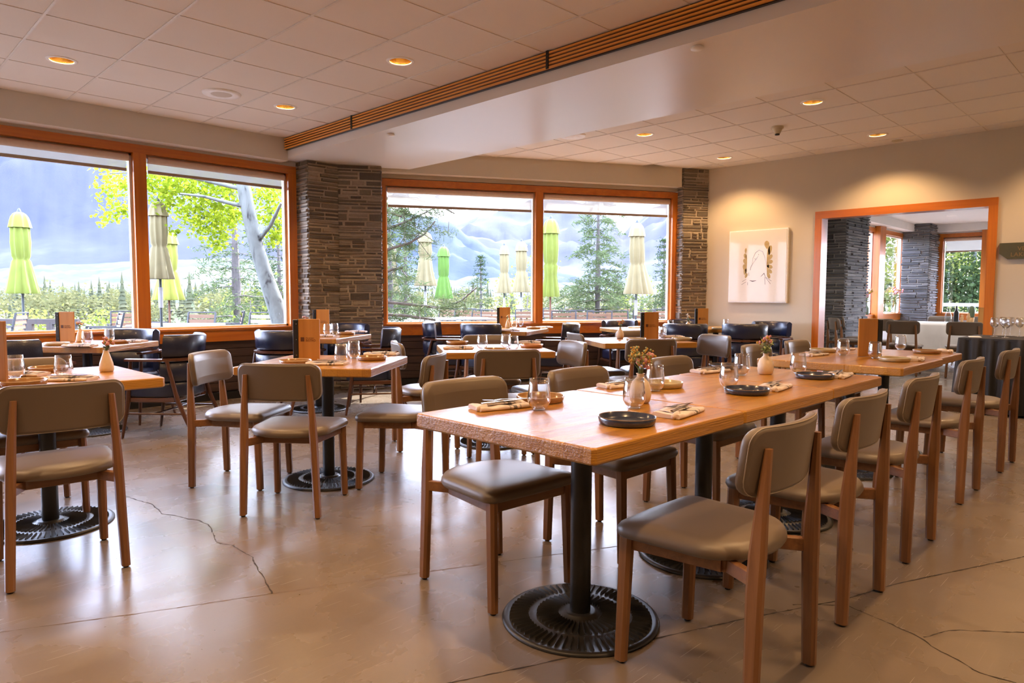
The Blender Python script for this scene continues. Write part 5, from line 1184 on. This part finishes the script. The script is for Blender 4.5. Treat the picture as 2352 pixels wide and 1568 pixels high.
umbrella(1264, 14.0, 502, 681, 38, 'lime', 'lime closed umbrella just right of the orange window post', 'polew', False, wt=.86, seed=9)
umbrella(1461, 13.6, 511, 674, 50, 'sand', 'sand umbrella with one flap blown out at the right of the middle window', wt=.62, lean=1.2, seed=10)
# patio chairs and tables
def patio_chair(slat='slatpatio'):
    r = empty('patio_chair'); tag(r, None, 'patio chair', 'slatted chairs on the patio')
    for s in (-1, 1):
        m_ = MB(); m_.bar((s*.26, .24, 0), (s*.25, .20, .64), .03, .035, 0); m_.build('leg', M['patiometal'], r)
        m_ = MB(); m_.bar((s*.26, -.30, 0), (s*.25, -.20, .42), .03, .035, 0); m_.build('leg', M['patiometal'], r)
        m_ = MB(); m_.bar((s*.25, -.20, .42), (s*.25, -.30, .88), .028, .032, 0); m_.build('back_post', M['patiometal'], r)
        m_ = MB(); m_.bar((s*.26, .22, .65), (s*.26, -.24, .64), .045, .02, 0); m_.build('arm', M['patiometal'], r)
    m_ = MB(); m_.bar((-.25, -.302, .88), (.25, -.302, .88), .03, .022); m_.build('top_rail', M['patiometal'], r)
    m_ = MB()
    for k in range(4): z = .52+k*.085; m_.box((-.235, -.235-k*.018-.008, z), (.235, -.235-k*.018+.008, z+.066))
    m_.build('back_slats', M[slat], r)
    m_ = MB()
    for k in range(5): m_.box((-.24, -.18+k*.085, .42), (.24, -.18+k*.085+.07, .437))
    m_.build('seat_slats', M[slat], r); return r
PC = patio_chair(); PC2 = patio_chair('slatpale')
def patio_table():
    r = empty('patio_table'); tag(r, None, 'patio table', 'pale tables on the patio'); m_ = MB(); m_.box((-.60, -.42, .70), (.60, .42, .735)); bevel(m_.build('table_top', M['patiotop'], r), .01, 1)
    for s in (-1, 1):
        m_ = MB(); m_.bar((s*.42, -.3, 0), (s*.42, .3, .70), .035, .03); m_.bar((s*.42, .3, 0), (s*.42, -.3, .70), .035, .03); m_.build('leg', M['patiometal'], r)
    return r
PTB = patio_table()
k = 0
PCH = [(232, 11.8, 172, 'white-lit slatted patio chair in the far left window'), (285, 12.9, 250, 'slatted patio chair left of the left orange post'), (2, 11.8, 150, 'slatted patio chair at the far left edge of the window'), (353, 13.8, 160, 'small slatted patio chair just right of the left orange post'), (444, 12.3, 222, 'wide slatted patio chair behind the pale patio table of the second window'), (520, 13.4, 160, 'slatted patio chair standing in the middle of the second window'), (583, 12.2, 215, 'sunlit-toned slatted patio chair left of the birch foot'), (634, 13.1, 200, 'orange-lit slatted patio chair touching the birch foot'),
       (1063, 16.5, 215, 'patio chair in the left half of the middle window, left one of two'), (1094, 15.5, 200, 'patio chair in the left half of the middle window, right one of two'), (1133, 15.0, 230, 'patio chair just left of the middle window menu board'), (1210, 15.5, 225, 'patio chair seen against the left side of the middle orange post'), (1272, 17.5, 225, 'patio chair behind the wooden umbrella pole'), (1298, 14.2, 225, 'dark-framed patio chair below the lime umbrella'), (1340, 14.8, 225, 'patio chair under the big conifer, left one'), (1376, 13.9, 215, 'patio chair under the big conifer, right one'), (1427, 14.6, 235, 'patio chair left of the sand umbrella pole'),
       (1486, 15.4, 225, 'patio chair right of the sand umbrella pole'), (1320, 19.5, 225, 'distant patio chair below the big conifer trunk'), (1432, 19.0, 225, 'distant patio chair left of the yellow-green shrub'), (1531, 16.5, 225, 'patio chair at the right edge of the middle window'), (1010, 17.0, 190, 'patio chair behind the pine twigs'), (1385, 20.0, 225, 'farthest patio chair in the middle window')]
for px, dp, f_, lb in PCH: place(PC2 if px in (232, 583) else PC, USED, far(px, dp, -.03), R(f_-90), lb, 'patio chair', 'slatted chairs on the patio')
for i, (px, dp, rt_, lb) in enumerate(((405, 11.0, -45, 'long pale patio table under the sand umbrella of the second window'), (1060, 14.4, -20, 'pale patio table left of the two patio chairs'), (935, 13.0, -40, 'pale patio table behind the pine twigs'), (1165, 16.5, -35, 'pale patio table left of the middle orange post'), (1305, 13.1, -45, 'pale patio table in the right half of the middle window, nearest'), (1390, 16.8, -45, 'pale patio table behind the conifer chairs'), (1482, 18.6, -45, 'pale patio table behind the sand umbrella pole'), (1520, 13.6, -45, 'pale patio table at the right end of the middle window'), (1280, 19.5, -45, 'far patio table behind the lime umbrella'))):
    place(PTB, USED, far(px, dp, -.03), R(rt_), lb, 'patio table', 'pale tables on the patio')
# deck rail at the far left
dr_ = empty('deck_rail', far(60, 13.5, -.03), R(-45)); tag(dr_, 'dark wooden deck rail in the far left window', 'railing')
m_ = MB(); m_.box((-.55, -.03, .62), (1.0, .05, .72)); m_.build('top_rail', M['rail'], dr_)
for x in (.05, .45, .9): m_ = MB(); m_.box((x-.06, -.04, 0), (x+.06, .04, .62)); m_.build('post', M['rail'], dr_)
# outside the next room: grill cover and wall
r = empty('covered_grill', (15.6, 6.6, -.03)); tag(r, 'grey-blue covered grill outside the next room window', 'grill'); m_ = MB(); m_.loft([[(x*s, y*s, z) for x, y in ((.6, -.35), (.6, .35), (-.6, .35), (-.6, -.35))] for z, s in ((0, 1), (.95, 1), (1.1, .92), (1.14, .7))], 0, True); m_.build('cover', M['grillblue'], r)
r = empty('deck_rail', (21.0, 2.6, -.03), R(90)); tag(r, 'pale deck rail outside the far window of the next room', 'railing')
for z in (.55, .95): m_ = MB(); m_.box((-3, -.03, z), (3, .03, z+.09)); m_.build('board', M['patiotop'], r)
for x in (-2.9, -1, 1, 2.9): m_ = MB(); m_.box((x-.05, -.05, 0), (x+.05, .03, .95)); m_.build('post', M['patiotop'], r)
